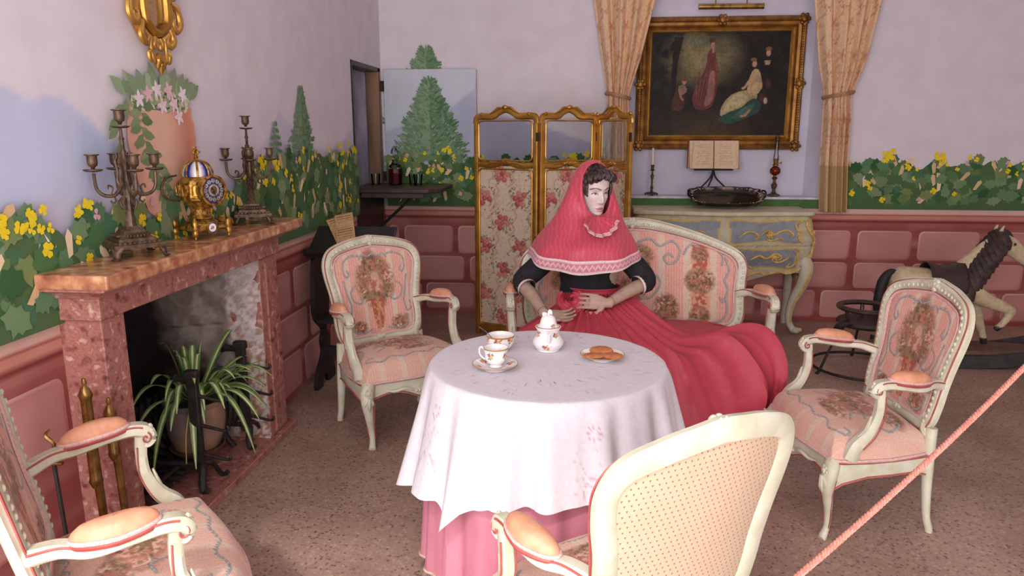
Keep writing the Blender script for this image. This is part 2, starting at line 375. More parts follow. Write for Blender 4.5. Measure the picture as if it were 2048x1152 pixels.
for ri, (z0, z1) in enumerate(rows):
    edges = [[2.128 - .455 * k for k in range(9, 0, -1)] + [2.128, 2.583, 3.08, 3.55, 4.0], [1.68 + .44 * k - .44 * 8 for k in range(0, 14)], [1.43 + .46 * k - .46 * 7 for k in range(0, 13)]][ri]
    for k in range(len(edges) - 1):
        a, b_ = edges[k] + .018, edges[k + 1] - .018
        a = max(a, -1.62); b_ = min(b_, 3.98)
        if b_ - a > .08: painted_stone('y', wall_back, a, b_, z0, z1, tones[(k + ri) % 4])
    for k in range(16):
        a = .25 + .46 * k + (0, .22, .1)[ri]; b_ = a + .43
        if b_ < 2.07 or a > 3.46:
            b_ = min(b_, 5.17) if a < 5.17 else b_
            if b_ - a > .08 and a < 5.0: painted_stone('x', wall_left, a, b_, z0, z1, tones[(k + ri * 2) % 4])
# ---- painted ivy hedge with flowers
IVY = [(0, 1.0), (.22, .55), (.5, .62), (.62, .35), (1.0, .15), (.7, -.2), (.62, -.6), (.25, -.55), (0, -.8), (-.25, -.55), (-.62, -.6), (-.7, -.2), (-1.0, .15), (-.62, .35), (-.5, .62), (-.22, .55)]
GREENS = [(84, 122, 74), (112, 142, 100), (60, 100, 60), (134, 150, 114), (100, 124, 72), (74, 114, 80), (122, 140, 86), (98, 134, 96)]
class Decal:
    def __init__(s, to3): s.V = []; s.F = []; s.C = []; s.n = 0; s.off = 0.0012; s.to3 = to3
    def poly(s, pts, c, jit=6):
        P = np.asarray(pts, float); s.off += 8e-6; col = lin(np.clip(np.array(c) + rng.uniform(-jit, jit), 0, 255))
        s.V.append(s.to3(P[:, 0], P[:, 1], s.off)); s.C.append(np.tile(col, (len(P), 1))); s.F.append(tuple(range(s.n, s.n + len(P)))); s.n += len(P)
    def shape(s, base, x, z, sx, sz, rot, c): 
        B = np.array(base) * (sx, sz); k, q = math.cos(rot), math.sin(rot); s.poly(np.stack([x + B[:, 0] * k - B[:, 1] * q, z + B[:, 0] * q + B[:, 1] * k], 1), c)
    def obj(s, name, parent, kind='stuff'): return mk(name, (np.vstack(s.V), s.F), M['painted'], parent, smooth=False, col=np.vstack(s.C), kind=kind)
def flower(D, x, z, r, c=(240, 214, 44)):
    for k in range(rng.choice((3, 4, 4))):
        a = k * 1.6 + rng.uniform(0, .6); D.shape([(0, 0), (.5, .55), (.35, 1), (-.35, 1), (-.5, .55)], x, z, r, r, a, c)
def hedge(D, s0, s1, top, z0=.914, size=.055, dens=1.0, avoid=None):
    n = int((s1 - s0) * 9 / size ** 1 * .9 * dens)
    ss = np.arange(s0, s1, .04)
    D.poly([(s0, z0), (s1, z0)] + [(q, top(q) - .05 + rng.uniform(-.03, .02)) for q in ss[::-1]], (78, 106, 66))
    for k in range(n):
        x = rng.uniform(s0 + .02, s1 - .02); t = rng.random() ** .8; z = z0 + .052 + (top(x) - z0 - .072) * t; q = rng.random()
        if q < .20: D.shape([(-.35, -1), (.3, -.8), (.55, .7), (.0, 1.0), (-.45, .5)], x, z, size * .55, size * .75, rng.uniform(-.8, .8), rng.choice([(226, 196, 146), (236, 214, 176), (214, 182, 134)]))
        elif q < .25: D.shape([(-.3, -1), (.3, -.4), (.1, 1)], x, z, size * .4, size * .5, rng.uniform(-1, 1), (238, 226, 218))
        else: D.shape(IVY, x, z, size * rng.uniform(.6, 1.05), size * rng.uniform(.6, 1.05), math.pi + rng.uniform(-.7, .7), rng.choice(GREENS))
    for k in range(int((s1 - s0) * 26 * dens)):
        x = rng.uniform(s0 + .03, s1 - .03); z = z0 + .05 + (top(x) - z0 - .03) * rng.random() ** .6
        if rng.random() < .14: flower(D, x, z, size * .32, (222, 172, 184))
        else: flower(D, x, z, size * rng.uniform(.25, .42))
    for k in range(int((s1 - s0) * 2.2)):
        x = rng.uniform(s0 + .1, s1 - .1); z = top(x) - rng.uniform(0, .04)
        for j in range(7): flower(D, x + rng.uniform(-.05, .05), z + rng.uniform(-.03, .035), size * .28)
def spruce(D, cx, z0, z1, hw, tones=((110, 144, 108), (140, 162, 130), (88, 122, 88)), lev=9):
    H = z1 - z0
    D.poly([(cx - .02 * H, z0), (cx + .02 * H, z0), (cx, z1)], tones[2])
    for i in range(lev):
        t = i / (lev - 1.0); z = z0 + H * (.06 + .86 * t)
        w = hw * (1 - t) ** .8 * rng.uniform(.75, 1.1) + .03 * H
        for sgn in (-1, 1):
            D.shape([(0, -.5), (.6, -.55), (1, -.25), (.75, .1), (.3, .35), (0, .6)], cx, z, sgn * w * .95, H * .10, 0, tones[1 if sgn < 0 else 0])
            for k in range(60):
                q = rng.random(); x = cx + sgn * w * q * .9; zz = z - H * .045 * q + rng.uniform(-.02, .03) * H
                L = H * rng.uniform(.05, .10); a = sgn * rng.uniform(.4, 1.3) + (0 if q < .7 else sgn * .25)
                D.shape([(-.2, 0), (.2, 0), (.06, 1), (-.06, .95)], x, zz, L, L, -a, tones[0 if rng.random() < .5 else (1 if sgn < 0 or rng.random() < .3 else 2)])
    for k in range(14): D.shape([(-.12, 0), (.12, 0), (0, 1)], cx, z1 - H * .12, H * .12, H * .14, rng.uniform(-.5, .5), tones[k % 3])
toL = lambda s, z, o: on_wall('x', s, z, o)
toB = lambda s, z, o: on_wall('y', s, z, o)
D = Decal(toL); topL = lambda q: float(np.interp(q, [.2, 1.9, 2.05, 2.3, 2.6, 3.0, 3.3, 3.6, 3.9, 5.2], [1.3, 1.30, 1.25, 1.28, 1.25, 1.22, 1.26, 1.36, 1.41, 1.41])) + .02 * math.sin(q * 23)
spruce(D, 4.2, 1.36, 1.76, .20); spruce(D, 3.80, 1.36, 1.56, .09, lev=6); spruce(D, 3.95, 1.36, 1.46, .07, lev=5)
hedge(D, .3, 5.185, topL, dens=.8, size=.062); D.obj('painted_hedge', wall_left)
D = Decal(toB); topB = lambda q: 1.315 + .02 * math.sin(q * 17) + .012 * math.sin(q * 41)
hedge(D, -1.62, .2, lambda q: 1.33 + .02 * math.sin(q * 19), dens=.45, size=.07); hedge(D, 2.02, 4.0, topB, dens=.75, size=.06)
spruce(D, -1.27, 1.5, 2.17, .42); D.obj('painted_hedge', wall_back)
# ---- painted terracotta pot with trailing flowers on the left wall
pc, pz0, pz1 = 2.745, 1.085, 1.60
zz = np.linspace(0, 1, 26); hwid = np.interp(zz, [0, .05, .12, .2, .24, .3, .5, .75, .9, .94, .97, 1], [.16, .14, .12, .115, .15, .165, .205, .235, .225, .20, .225, .215])
q = np.linspace(-1, 1, 17); S = pc + hwid[:, None] * q; Z = np.tile((pz0 + (pz1 - pz0) * zz)[:, None], (1, 17)) - .018 * (1 - q ** 2) * (zz[:, None] > .15)
P = Paint(S, Z, (228, 184, 160)); qq = np.tile(q, 26)
P.mask(np.clip((qq - .1) * 1.2, 0, 1), (200, 122, 98), 1); P.mask(np.clip((-.7 - qq) * 3, 0, 1), (214, 150, 126), .7); P.mask(np.clip((qq - .75) * 4, 0, 1), (222, 166, 142), .7)
P.mask((np.repeat(zz, 17) < .24).astype(float), (206, 130, 102), .8); P.mask(((np.repeat(zz, 17) > .92) & (np.repeat(zz, 17) < .95)).astype(float), (196, 108, 84), .8)
mk('painted_pot', (on_wall('x', P.u, P.v, .0165), grid(np.zeros((26, 17, 3)))[1]), M['painted'], wall_left, smooth=False, col=P.c)
D = Decal(toL); D.off = .0175
LF = [(0, 0), (.3, .3), (.34, .6), (.15, .9), (0, 1.05), (-.15, .9), (-.34, .6), (-.3, .3)]
for k in range(190): D.shape(LF, pc + rng.uniform(-.2, .2), 1.615 + rng.uniform(-.03, .05), .022, .03, rng.uniform(-2, 2), rng.choice([(164, 174, 138), (178, 186, 150), (144, 160, 122), (212, 208, 172)]))
for k in range(19): a = rng.uniform(-1.5, 1.5); D.shape(LF, pc + a * .14, 1.63 + .02 * math.cos(a), .07, rng.uniform(.07, .12), -a * .8 + rng.uniform(-.3, .3), rng.choice([(142, 162, 126), (158, 174, 142), (128, 150, 112)]))
vine = cr([(2.62, 1.62), (2.60, 1.52), (2.64, 1.42), (2.70, 1.33), (2.73, 1.24), (2.72, 1.14)], 4)
for k, (x, z) in enumerate(vine):
    for sg in (-1, 1): D.shape(LF, x, z, .05, .07, sg * rng.uniform(1.6, 2.4), rng.choice([(120, 142, 96), (140, 158, 118), (106, 130, 88)]))
for x, z in cr([(2.52, 1.62), (2.47, 1.55), (2.46, 1.47)], 3): D.shape(LF, x, z, .05, .075, rng.uniform(1.8, 3.4), (126, 146, 104))
for x, z, cc in ((2.66, 1.64, (226, 184, 192)), (2.80, 1.66, (228, 190, 198)), (2.72, 1.66, (236, 222, 228)), (2.83, 1.61, (230, 200, 208)), (2.86, 1.56, (232, 214, 220)), (2.60, 1.62, (236, 224, 228)), (2.9, 1.65, (236, 222, 228)), (2.75, 1.60, (232, 206, 214))):
    for k in range(5): D.shape(LF, x, z, .028, .034, k * 1.257 + x, cc)
D.obj('painted_flowers', wall_left)
# ---- doorway in the corner of the left wall with a dark store behind it
dr = root('door_1', (-1.85, 5.5, 0), kind='structure')
mk('store_wall', join(b2(-2.35, -2.33, 5.0, 6.0, 0, 2.1), b2(-2.35, XW - .01, 5.10, 5.12, 0, 2.1), b2(-2.35, XW - .02, 5.1, 5.94, 2.02, 2.05)), mat('store_dark', (58, 52, 54), rough=.9), dr, smooth=False)
mk('reveal', b2(-2.33, -1.72, 5.89, 5.93, 0, 2.02), mat('reveal_plaster', (206, 196, 212), (158, 150, 166), rough=.9, scale=4, vec=(3, 1, .6), detail=6), dr, smooth=False)
mk('door_post', b2(-1.74, XW + .004, 5.85, 5.90, 0, 2.0, .004), mat('post_wood', (150, 118, 92), (104, 78, 60), rough=.7, scale=9, vec=(1, 1, .1)), dr, smooth=False)
mk('door_post', b2(-1.74, XW + .006, 5.165, 5.195, 0, 2.0, .004), M['blackwood'], dr, smooth=False)
mk('lintel', b2(-1.76, XW + .004, 5.165, 5.92, 1.965, 2.0, .004), M['darkwood'], dr, smooth=False)
mk('lower_panel', b2(-1.70, XW + .01, 5.20, 5.86, .02, 1.06, .004), M['blackwood'], dr, smooth=False)
# ---- the open painted door leaf, folded back against the back wall
leafY = YB - .06
dl = root('door_2', (-1.24, leafY, .93), kind='structure')
s = np.arange(-1.60, -.866, .012); z = np.arange(.915, 1.989, .012); S, Z = np.meshgrid(s, z, indexing='ij')
P = Paint(S, Z, (208, 214, 224)); P.mask(np.clip(.5 - (P.v - 1.3), 0, 1), (196, 200, 220), .6)
e = np.interp(P.u, [-1.6, -1.4, -1.2, -1.05, -.86], [1.52, 1.60, 1.66, 1.72, 1.86]); P.mask(np.clip((e - P.v) / .03, 0, 1), (178, 184, 208), .8)
lf = mk('door_panel', b2(-1.605, -.862, leafY, leafY + .03, .91, 1.99, .002), mat('door_edge_paint', (214, 210, 214), rough=.7), dl, smooth=False)
mk('painted_sky', (np.stack([P.u, np.full_like(P.u, leafY - .001), P.v], 1), grid(np.zeros((*S.shape, 3)))[1]), M['painted'], lf, smooth=False, col=P.c)
D = Decal(lambda s_, z_, o: np.stack([s_, np.full_like(s_, leafY - .001 - o), z_], -1))
spruce(D, -1.235, 1.27, 1.93, .33, lev=11); hedge(D, -1.60, -.868, lambda q: 1.34 + .02 * math.sin(q * 21), z0=.912, dens=1.0, size=.055); D.obj('painted_hedge', lf)
for zc in (1.86, 1.15): mk('hinge', join(b2(-1.635, -1.60, leafY - .004, leafY + .004, zc - .04, zc + .04, .001), tube([(-1.615, leafY - .006, zc - .04), (-1.615, leafY - .006, zc + .04)], .006)), M['iron'], dl)
# ============================================================ fireplace in the left wall
M['marble'] = mat('red_marble', (186, 130, 116), (128, 78, 72), rough=0.38, scale=32, detail=10, stops=[(0.28, (104, 60, 56)), (0.40, (150, 94, 86)), (0.50, (176, 120, 108)), (0.56, (156, 100, 90)), (0.68, (206, 168, 154))])
M['marbletop'] = mat('amber_marble', (192, 136, 98), (140, 84, 66), rough=0.22, scale=20, detail=10, stops=[(0.25, (126, 74, 60)), (0.45, (172, 112, 84)), (0.58, (196, 142, 104)), (0.72, (218, 184, 150))])
fp = root('fireplace', (-1.56, 2.74, 0), 'red marble fireplace with deep mantel shelf against the painted left wall', 'fireplace')
PF = -1.50
for y0, y1 in ((2.08, 2.20), (3.215, 3.40)): mk('pilaster', b2(XW - .02, PF, y0, y1, .035, .925, .004), M['marble'], fp, smooth=False)
mk('pilaster_face', b2(PF - .004, PF + .008, 3.27, 3.395, .05, .90, .003), M['marble'], fp, smooth=False)
mk('frieze', b2(XW - .02, PF + .015, 2.06, 3.42, .925, 1.0, .004), M['marble'], fp, smooth=False)
prof = [(0, 1.0), (0.012, 1.0), (.018, 1.008), (.03, 1.018), (.052, 1.028), (.075, 1.034), (.075, 1.044), (0, 1.044)]
def cove(prof, x, y0, y1):
    V = []; n = len(prof)
    for d, z in prof: V += [(XW, y0 - d, z), (x + d, y0 - d, z), (x + d, y1 + d, z), (XW, y1 + d, z)]
    F = [(4 * i + j, 4 * i + j + 1, 4 * i + j + 5, 4 * i + j + 4) for i in range(n - 1) for j in range(3)]
    return np.array(V), F
mk('cove_moulding', cove(prof, PF + .015, 2.06, 3.42), M['marble'], fp, smooth=False)
mk('mantel_shelf', b2(XW, -1.39, 1.975, 3.50, 1.042, 1.087, .006, 2), M['marbletop'], fp, smooth=False)
mk('hearth_slab', b2(-2.15, -1.47, 2.05, 3.47, 0, .035, .004), M['marble'], fp, smooth=False)
# sooty firebox: painted soot, bare plaster and rough render are stains of the masonry itself
def firebox_side(y, xs, flip):
    x = np.linspace(-2.14, PF - .002, 60); z = np.linspace(.03, 1.0, 90); X, Z = np.meshgrid(x, z, indexing='ij')
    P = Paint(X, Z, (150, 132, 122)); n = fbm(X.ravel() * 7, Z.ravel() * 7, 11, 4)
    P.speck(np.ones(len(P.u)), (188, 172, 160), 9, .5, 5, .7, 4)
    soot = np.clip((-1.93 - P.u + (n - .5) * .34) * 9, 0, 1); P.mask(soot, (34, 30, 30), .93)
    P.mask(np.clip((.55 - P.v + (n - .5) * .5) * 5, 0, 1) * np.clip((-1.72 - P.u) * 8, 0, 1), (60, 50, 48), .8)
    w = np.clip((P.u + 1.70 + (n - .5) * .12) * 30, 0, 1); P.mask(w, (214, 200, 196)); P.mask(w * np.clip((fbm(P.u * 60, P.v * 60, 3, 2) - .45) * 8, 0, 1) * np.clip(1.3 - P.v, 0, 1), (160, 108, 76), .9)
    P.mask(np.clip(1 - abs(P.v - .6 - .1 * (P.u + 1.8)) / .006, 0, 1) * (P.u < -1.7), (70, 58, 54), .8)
    rel = .012 * (fbm(X * 14, Z * 14, 8, 4) - .5) - .012 * w.reshape(X.shape)
    return (np.stack([X, y + rel, Z], 2), P.c)
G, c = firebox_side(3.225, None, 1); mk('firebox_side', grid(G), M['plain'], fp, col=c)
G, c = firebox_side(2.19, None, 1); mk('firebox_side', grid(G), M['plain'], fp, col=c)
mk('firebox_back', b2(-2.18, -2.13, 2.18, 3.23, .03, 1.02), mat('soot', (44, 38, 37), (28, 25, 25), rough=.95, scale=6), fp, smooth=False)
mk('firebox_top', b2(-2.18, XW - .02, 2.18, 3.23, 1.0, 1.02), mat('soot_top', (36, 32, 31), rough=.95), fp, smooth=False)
# ---- andirons with spit hooks
def andiron(y, x, label, tilt=0):
    a = root('andiron', (x, y, .035), label, 'andiron', 'iron andirons in the fireplace')
    mk('post', join(b2(x - .022, x + .022, y - .014, y + .014, .09, .52, .004), b2(x - .03, x + .03, y - .018, y + .018, .50, .54, .006), tube([(x - .02, y, .50), (x - .07, y, .505), (x - .095, y, .49)], [.014, .018, .010])), M['iron'], a)
    ft = []
    for sg in (-1, 1): ft.append(tube(cr([(x, y, .13), (x + .03 + sg * .0, y + sg * .03, .12), (x + .04, y + sg * .065, .07), (x + .055, y + sg * .08, .035), (x + .075, y + sg * .085, .05)], 5), [(.016, .011)] * 2, 6))
    mk('foot', ft[0], M['iron'], a); mk('foot', ft[1], M['iron'], a)
    mk('billet_bar', tube([(x, y, .12), (x - .38, y, .12), (x - .40, y, .035)], .011, 6), M['iron'], a)
    for zc in (.43, .30, .17):
        mk('hook', tube(cr([(x + .015, y, zc), (x + .07, y, zc - .012), (x + .125, y, zc - .022), (x + .14, y, zc - .012), (x + .135, y, zc + .002)], 5), [.008, .007, .006, .008, .004], 6), M['iron'], a)
    return a
andiron(2.735, -1.60, 'near rusty iron andiron post with hooks, left of the spider plant pot')
andiron(3.17, -1.60, 'far rusty iron andiron post with hooks, by the rough white firebox edge')
fg = root('fire_grate', (-1.72, 2.95, .035), 'dark iron fire grate of curved ribs behind the andirons', 'grate')
for k in range(13):
    y = 2.56 + k * .0535
    low = y < 3.04
    mk('rib', tube(cr([(-1.93, y, .33), (-1.94, y, .20), (-1.88, y, .10), (-1.76, y, .085), (-1.66, y, .085)] if low else [(-1.93, y, .33), (-1.94, y, .20), (-1.88, y, .12), (-1.76, y, .105), (-1.66, y, .14), (-1.635, y, .24), (-1.65, y, .33), (-1.70, y, .36), (-1.74, y, .34)], 4), .014, 6), M['iron'], fg)
for x, z in ((-1.80, .095), (-1.70, .105), (-1.93, .25)): mk('cross_bar', tube([(x, 2.5, z), (x, 3.24, z)], .012, 6), M['iron'], fg)
for y in (2.53, 3.10):
    for x in (-1.68, -1.88): mk('foot', tube(cr([(x, y, .11), (x + .02, y, .075), (x + .05, y, .036)], 4), .013, 6), M['iron'], fg)
# ---- spider plant in a glazed pot on the grate
px, py = -1.70, 2.905
pot = root('spider_plant', (px, py, .10), 'striped spider plant in a grey brown glazed pot in the fireplace', 'plant')
mk('pot', lathe([(.0, .12), (.085, .12), (.10, .14), (.122, .21), (.128, .27), (.122, .325), (.130, .335), (.132, .352), (.122, .352), (.116, .33), (.11, .325), (0, .325)], 28, (px, py, 0)), mat('glazed_pot', (150, 122, 102), (112, 100, 100), rough=.25, scale=5, stops=[(.35, (104, 98, 104)), (.55, (150, 116, 94)), (.7, (164, 136, 112))]), pot)
mk('saucer', lathe([(0, .108), (.10, .108), (.118, .135), (.112, .135), (.098, .118), (0, .118)], 24, (px, py, 0)), mat('terracotta', (112, 70, 52), rough=.7), pot)
mk('soil', lathe([(0, .33), (.095, .326)], 20, (px, py, 0)), M['iron'], pot)
M['leaf'] = vmat('variegated_leaf', .45, .1, 30)
lr = random.Random(11)
def plant_leaf(a, L, rise, droop, w):
    n = 14; t = np.linspace(0, 1, n); d = np.array([math.cos(a), math.sin(a), 0]); side = np.array([-d[1], d[0], 0])
    h = .335 + rise * np.sin(np.minimum(t * 1.0, 1) * math.pi * .5) - droop * t ** 2.4; rad = .015 + L * t ** (.85)
    C = np.array([px, py, 0]) + d * rad[:, None] + np.array([0, 0, 1]) * h[:, None]
    ww = w * np.clip(np.sin(math.pi * (t * .93 + .06)) ** .6, .08, 1)
    q = np.array([-1, -.45, -.2, .2, .45, 1.0]); G = C[:, None] + side * (ww[:, None] * q)[..., None] + np.array([0, 0, 1]) * (.35 * ww[:, None] * np.abs(q))[..., None]
    col = np.tile(np.array([lin(x) for x in ((96, 136, 62), (112, 150, 72), (222, 222, 176), (222, 222, 176), (112, 150, 72), (96, 136, 62))]), (n, 1))
    mk('leaf', grid(G), M['leaf'], pot, col=col)
for k in range(34): plant_leaf(lr.uniform(-1.75, 1.75), lr.uniform(.18, .40), lr.uniform(.12, .26), lr.uniform(.0, .2), lr.uniform(.012, .017))
for k in range(10): plant_leaf(lr.uniform(0, 6.28), lr.uniform(.03, .10), lr.uniform(.22, .33), lr.uniform(0, .04), lr.uniform(.012, .016))
for a in (-1.6, -1.1, -.3, .5, 1.0, 1.5): plant_leaf(a, lr.uniform(.22, .33), lr.uniform(.12, .18), lr.uniform(.26, .40), .016)
mk('runner', tube(cr([(px, py - .02, .34), (px + .05, py - .12, .36), (px + .08, py - .22, .27), (px + .10, py - .27, .17)], 6), .0025, 5), mat('dry_stem', (190, 160, 96), rough=.7), pot)
# ---- brass hearth tools standing by the left pilaster
def hearth_tool(x, y, h, label, kind):
    t = root('hearth_tool', (x, y, 0), label, 'fire tool', 'brass hearth tools beside the left pilaster')
    tx, ty = x - .02, y + .0
    P = lambda z: (x + (tx - x) * z / h, y, z)
    hb = h - (.19 if kind != 'hook' else .05)
    mk('shaft', tube([P(0.0), P(hb)], [.006, .006] if kind == 'hook' else [.009, .012], 8), M['iron'] if kind == 'hook' else M['brass'], t)
    if kind == 'hook':
        mk('handle', join(tube(cr([P(hb), (tx + .01, y, hb + .03), (tx - .012, y, hb + .055), (tx + .004, y, hb + .075)], 5), [.004, .006, .003], 6), ball(P(hb - .01), .014), b2(tx - .03, tx + .03, y - .008, y + .008, hb - .034, hb - .026, .002)), M['brass'], t)
    else:
        mk('handle', lathe([(.012, hb - .02), (.02, hb), (.017, hb + .01), (.016, hb + .12), (.021, hb + .135), (.017, hb + .145), (.013, hb + .155), (.005, hb + .165), (.008, hb + .175), (.005, hb + .187), (0, hb + .19)], 14, (tx, y, 0)), M['brass'], t)
    mk('tip', lathe([(0, 0), (.03, .002), (.026, .02), (.012, .04), (.008, .06)], 12, (x, y, 0)), M['brass'] if kind != 'hook' else M['iron'], t)
hearth_tool(-1.475, 1.965, .775, 'tallest brass handled hearth tool by the red marble pilaster', 'brass')
hearth_tool(-1.43, 1.905, .66, 'middle brass handled hearth tool just in front of the tallest one', 'brass2')
hearth_tool(-1.45, 2.03, .69, 'brass handled hearth tool nearest the firebox opening', 'brass3')
hearth_tool(-1.50, 1.83, .64, 'thin iron hearth rod with small brass hook finial by the left wall', 'hook')
# ============================================================ on the mantel
ZM = 1.087
def candelabrum(x, y, rz, label):
    r = root('candelabrum', (0, 0, 0), label, 'candelabrum', 'bronze candelabra on the mantel shelf', world=False)
    mt = M['bronze']; hs = .095
    def sq(h0, z0, h1, z1): 
        V = [(-h0, -h0, z0), (h0, -h0, z0), (h0, h0, z0), (-h0, h0, z0), (-h1, -h1, z1), (h1, -h1, z1), (h1, h1, z1), (-h1, h1, z1)]
        return np.array(V, float), [(0, 3, 2, 1), (4, 5, 6, 7), (0, 1, 5, 4), (1, 2, 6, 5), (2, 3, 7, 6), (3, 0, 4, 7)]
    base = [sq(hs, .042, hs, .058), sq(hs * .97, .058, hs * .80, .066), sq(hs * .74, .066, hs * .72, .078), sq(hs * .68, .078, hs * .42, .098), sq(hs * .42, .098, hs * .40, .108), sq(hs * .33, .108, hs * .22, .122)]
    for sgn in range(4):
        for k in range(-4, 5):
            a = sgn * math.pi / 2; base.append(mv(box((k * hs * .19, -hs * .86, .0635), (hs * .09, .010, .008)), rz=a))
            if abs(k) < 4: base.append(mv(box((k * hs * .13, -hs * .56, .089), (hs * .06, .03, .006)), rz=a))
    mk('base', join(*base), mt, r, smooth=False)
    for k in range(4):
        a = R(45 + 90 * k)
        mk('foot', mv(tube(cr([(hs * 1.18, 0, .05), (hs * 1.3, 0, .028), (hs * 1.34, 0, .010), (hs * 1.46, 0, .005)], 4), [(.026, .008), (.016, .009), (.012, .007), (.018, .005)], 8, up=(0, 0, 1)), rz=a), mt, r)
    mk('stem', lathe([(.022, .12), (.016, .135), (.02, .15), (.014, .165), (.019, .20), (.015, .215), (.02, .235), (.013, .25), (.018, .275), (.024, .29), (.015, .30), (.012, .34), (.018, .36), (.024, .375), (.014, .385), (.008, .40), (.011, .415), (.006, .425), (.0065, .455), (.010, .462), (.006, .47), (.005, .50)], 12, lobes=4, amp=.12), mt, r)
    lb = []
    for k in range(4):
        a = R(90 * k + 45); q = cr([(.018, 0, .27), (.034, 0, .30), (.03, 0, .34), (.036, 0, .375), (.028, 0, .395), (.034, 0, .41)], 4); lb.append(mv(tube(q, [.006, .007, .005, .006, .003], 6), rz=a))
        lb.append(mv(tube(cr([(.02, 0, .235), (.032, 0, .22), (.026, 0, .195), (.018, 0, .19)], 3), .005, 6), rz=a))
    mk('openwork', join(*lb), mt, r, kind='stuff')
    cup = [(0, -.004), (.006, -.004), (.008, .004), (.016, .010), (.019, .022), (.018, .040), (.019, .047), (.027, .050), (.027, .053), (.013, .053), (.012, .02), (0, .018)]
    pan = [(0, -.016), (.01, -.014), (.028, -.012), (.034, -.007), (.034, -.004), (.02, -.009), (0, -.009)]
    cp = mk('candle_cup', lathe([(a * 1.05, b_ + .52) for a, b_ in cup], 16), mt, r); mk('drip_pan', lathe([(a, b_ + .516) for a, b_ in pan], 18, lobes=9, amp=.03), mt, cp)
    for k in range(4):
        a = R(90 * k); rr = .112
        ar = mk('arm', mv(join(tube(cr([(.012, 0, .30), (.03, 0, .265), (.05, 0, .245), (.085, 0, .248), (.107, 0, .272), (rr, 0, .315), (rr, 0, .333)], 5), [.008, .008, .0075, .007, .0065, .007], 7),
            tube(cr([(.05, 0, .247), (.043, 0, .225), (.055, 0, .215), (.062, 0, .226)], 4), .004, 5), tube(cr([(.06, 0, .25), (.052, 0, .275), (.066, 0, .285), (.07, 0, .27)], 4), .004, 5)), rz=a), mt, r)
        c2 = (rr * math.cos(a), rr * math.sin(a), .352)
        mk('candle_cup', lathe(cup, 16, c2), mt, ar); mk('drip_pan', lathe(pan, 18, c2, lobes=9, amp=.03), mt, ar)
    r.location = (x, y, ZM); r.rotation_euler.z = rz
    return r
c1_ = candelabrum(-1.525, 2.325, R(50), 'near bronze five light candelabrum at the left end of the mantel')
c2_ = candelabrum(-1.535, 3.26, R(28), 'far bronze five light candelabrum at the right end of the mantel')
c1_.scale = (.85,) * 3; c2_.scale = (.85,) * 3
ck = root('mantel_clock', (0, 0, 0), 'gilt drum shaped mantel clock with blue enamel dome and numeral dial', 'clock', world=False)
gl = mat('ormolu', (196, 150, 66), (104, 72, 26), rough=.38, metal=.7, scale=60, detail=6, bump=.9, bscale=70)
B1 = [lathe([(.038, .075), (.048, .078), (.044, .085), (.036, .095), (.038, .115), (.05, .135), (.056, .145), (.072, .152), (.076, .165), (.077, .215), (.072, .23), (.06, .238), (.05, .244)], 12)]
mk('case', B1[0], gl, ck, smooth=False)
for k in range(12):
    a = R(30 * k + 15); mk('relief_panel', mv(join(b2(.069, .079, -.010, .010, .168, .214, .003), tube(cr([(.08, -.009, .172), (.082, -.009, .205), (.082, 0, .214), (.082, .009, .205), (.08, .009, .172)], 3), .0025, 5)), rz=a), gl, ck)
dm = mk('dome', lathe([(.054, .243), (.056, .25), (.054, .265), (.044, .285), (.028, .298), (.01, .303), (0, .304)], 16), vmat('enamel', .15, .02, 10), ck, col=np.tile(np.repeat([lin((30, 40, 130)), lin((226, 220, 214))], 2, 0), (28, 1))[:7 * 16])
for k in range(8): mk('dome_rib', mv(tube(cr([(.057, 0, .243), (.057, 0, .263), (.046, 0, .287), (.028, 0, .301), (.006, 0, .307)], 3), .004, 6), rz=R(45 * k + 11)), gl, ck)
mk('finial', join(lathe([(.012, .303), (.007, .312), (.010, .318), (.004, .325)], 10), mv(tube(cr([(.010, 0, 0), (0, 0, .010), (-.010, 0, 0), (0, 0, -.010)], 5, True), .005, 6, closed=True), (0, 0, .337)), tube([(0, 0, .345), (0, 0, .372)], [.006, .001]), tube([(-.02, 0, .337), (.02, 0, .337)], .0035), ball((0, 0, .355), (.009, .004, .005))), gl, ck)
dialc = np.array([0, -.078, .192])
def disc(r, y, n=28, seg=4): 
    rr = np.linspace(0, r, seg); a = np.arange(n) * 2 * math.pi / n
    return grid(np.stack([rr[:, None] * np.cos(a), np.full((seg, n), y), rr[:, None] * np.sin(a)], 2), close_v=True)
V, F = disc(.050, -.016, 60, 26); P = Paint(V[:, 0], V[:, 2], (36, 40, 116))
P.ell(0, 0, .026, .026, (226, 214, 200)); P.ell(0, 0, .018, .018, (150, 110, 60)); P.speck(P.inell(0, 0, .018, .018), (90, 60, 40), 180, .5)
for k in range(12): a = R(30 * k); P.ell(.037 * math.cos(a), .037 * math.sin(a), .0088, .0088, (238, 234, 230)); P.line([(.033 * math.cos(a), .033 * math.sin(a)), (.041 * math.cos(a), .041 * math.sin(a))], .0014, (40, 40, 70))
dl_ = mk('dial', (V + dialc, F), M['china'], ck, col=P.c)
mk('dial_case', axes(lathe([(.055, -.03), (.056, .012), (.060, .014), (.060, .018), (.052, .020), (.050, .016)], 28), (1, 0, 0), (0, 0, 1), (0, -1, 0), dialc), gl, ck)
mk('hand', join(tube([dialc + (0, -.018, 0), dialc + (.006, -.018, -.024)], [.002, .001], 5), tube([dialc + (0, -.018, 0), dialc + (-.010, -.018, .012)], [.002, .001], 5)), M['iron'], dl_)
mk('back_ring', tube(cr([(-.075, .02, .15), (-.13, .02, .165), (-.145, .02, .2), (-.125, .02, .24), (-.078, .02, .25)], 5), .0045, 6), M['bronze'], ck)
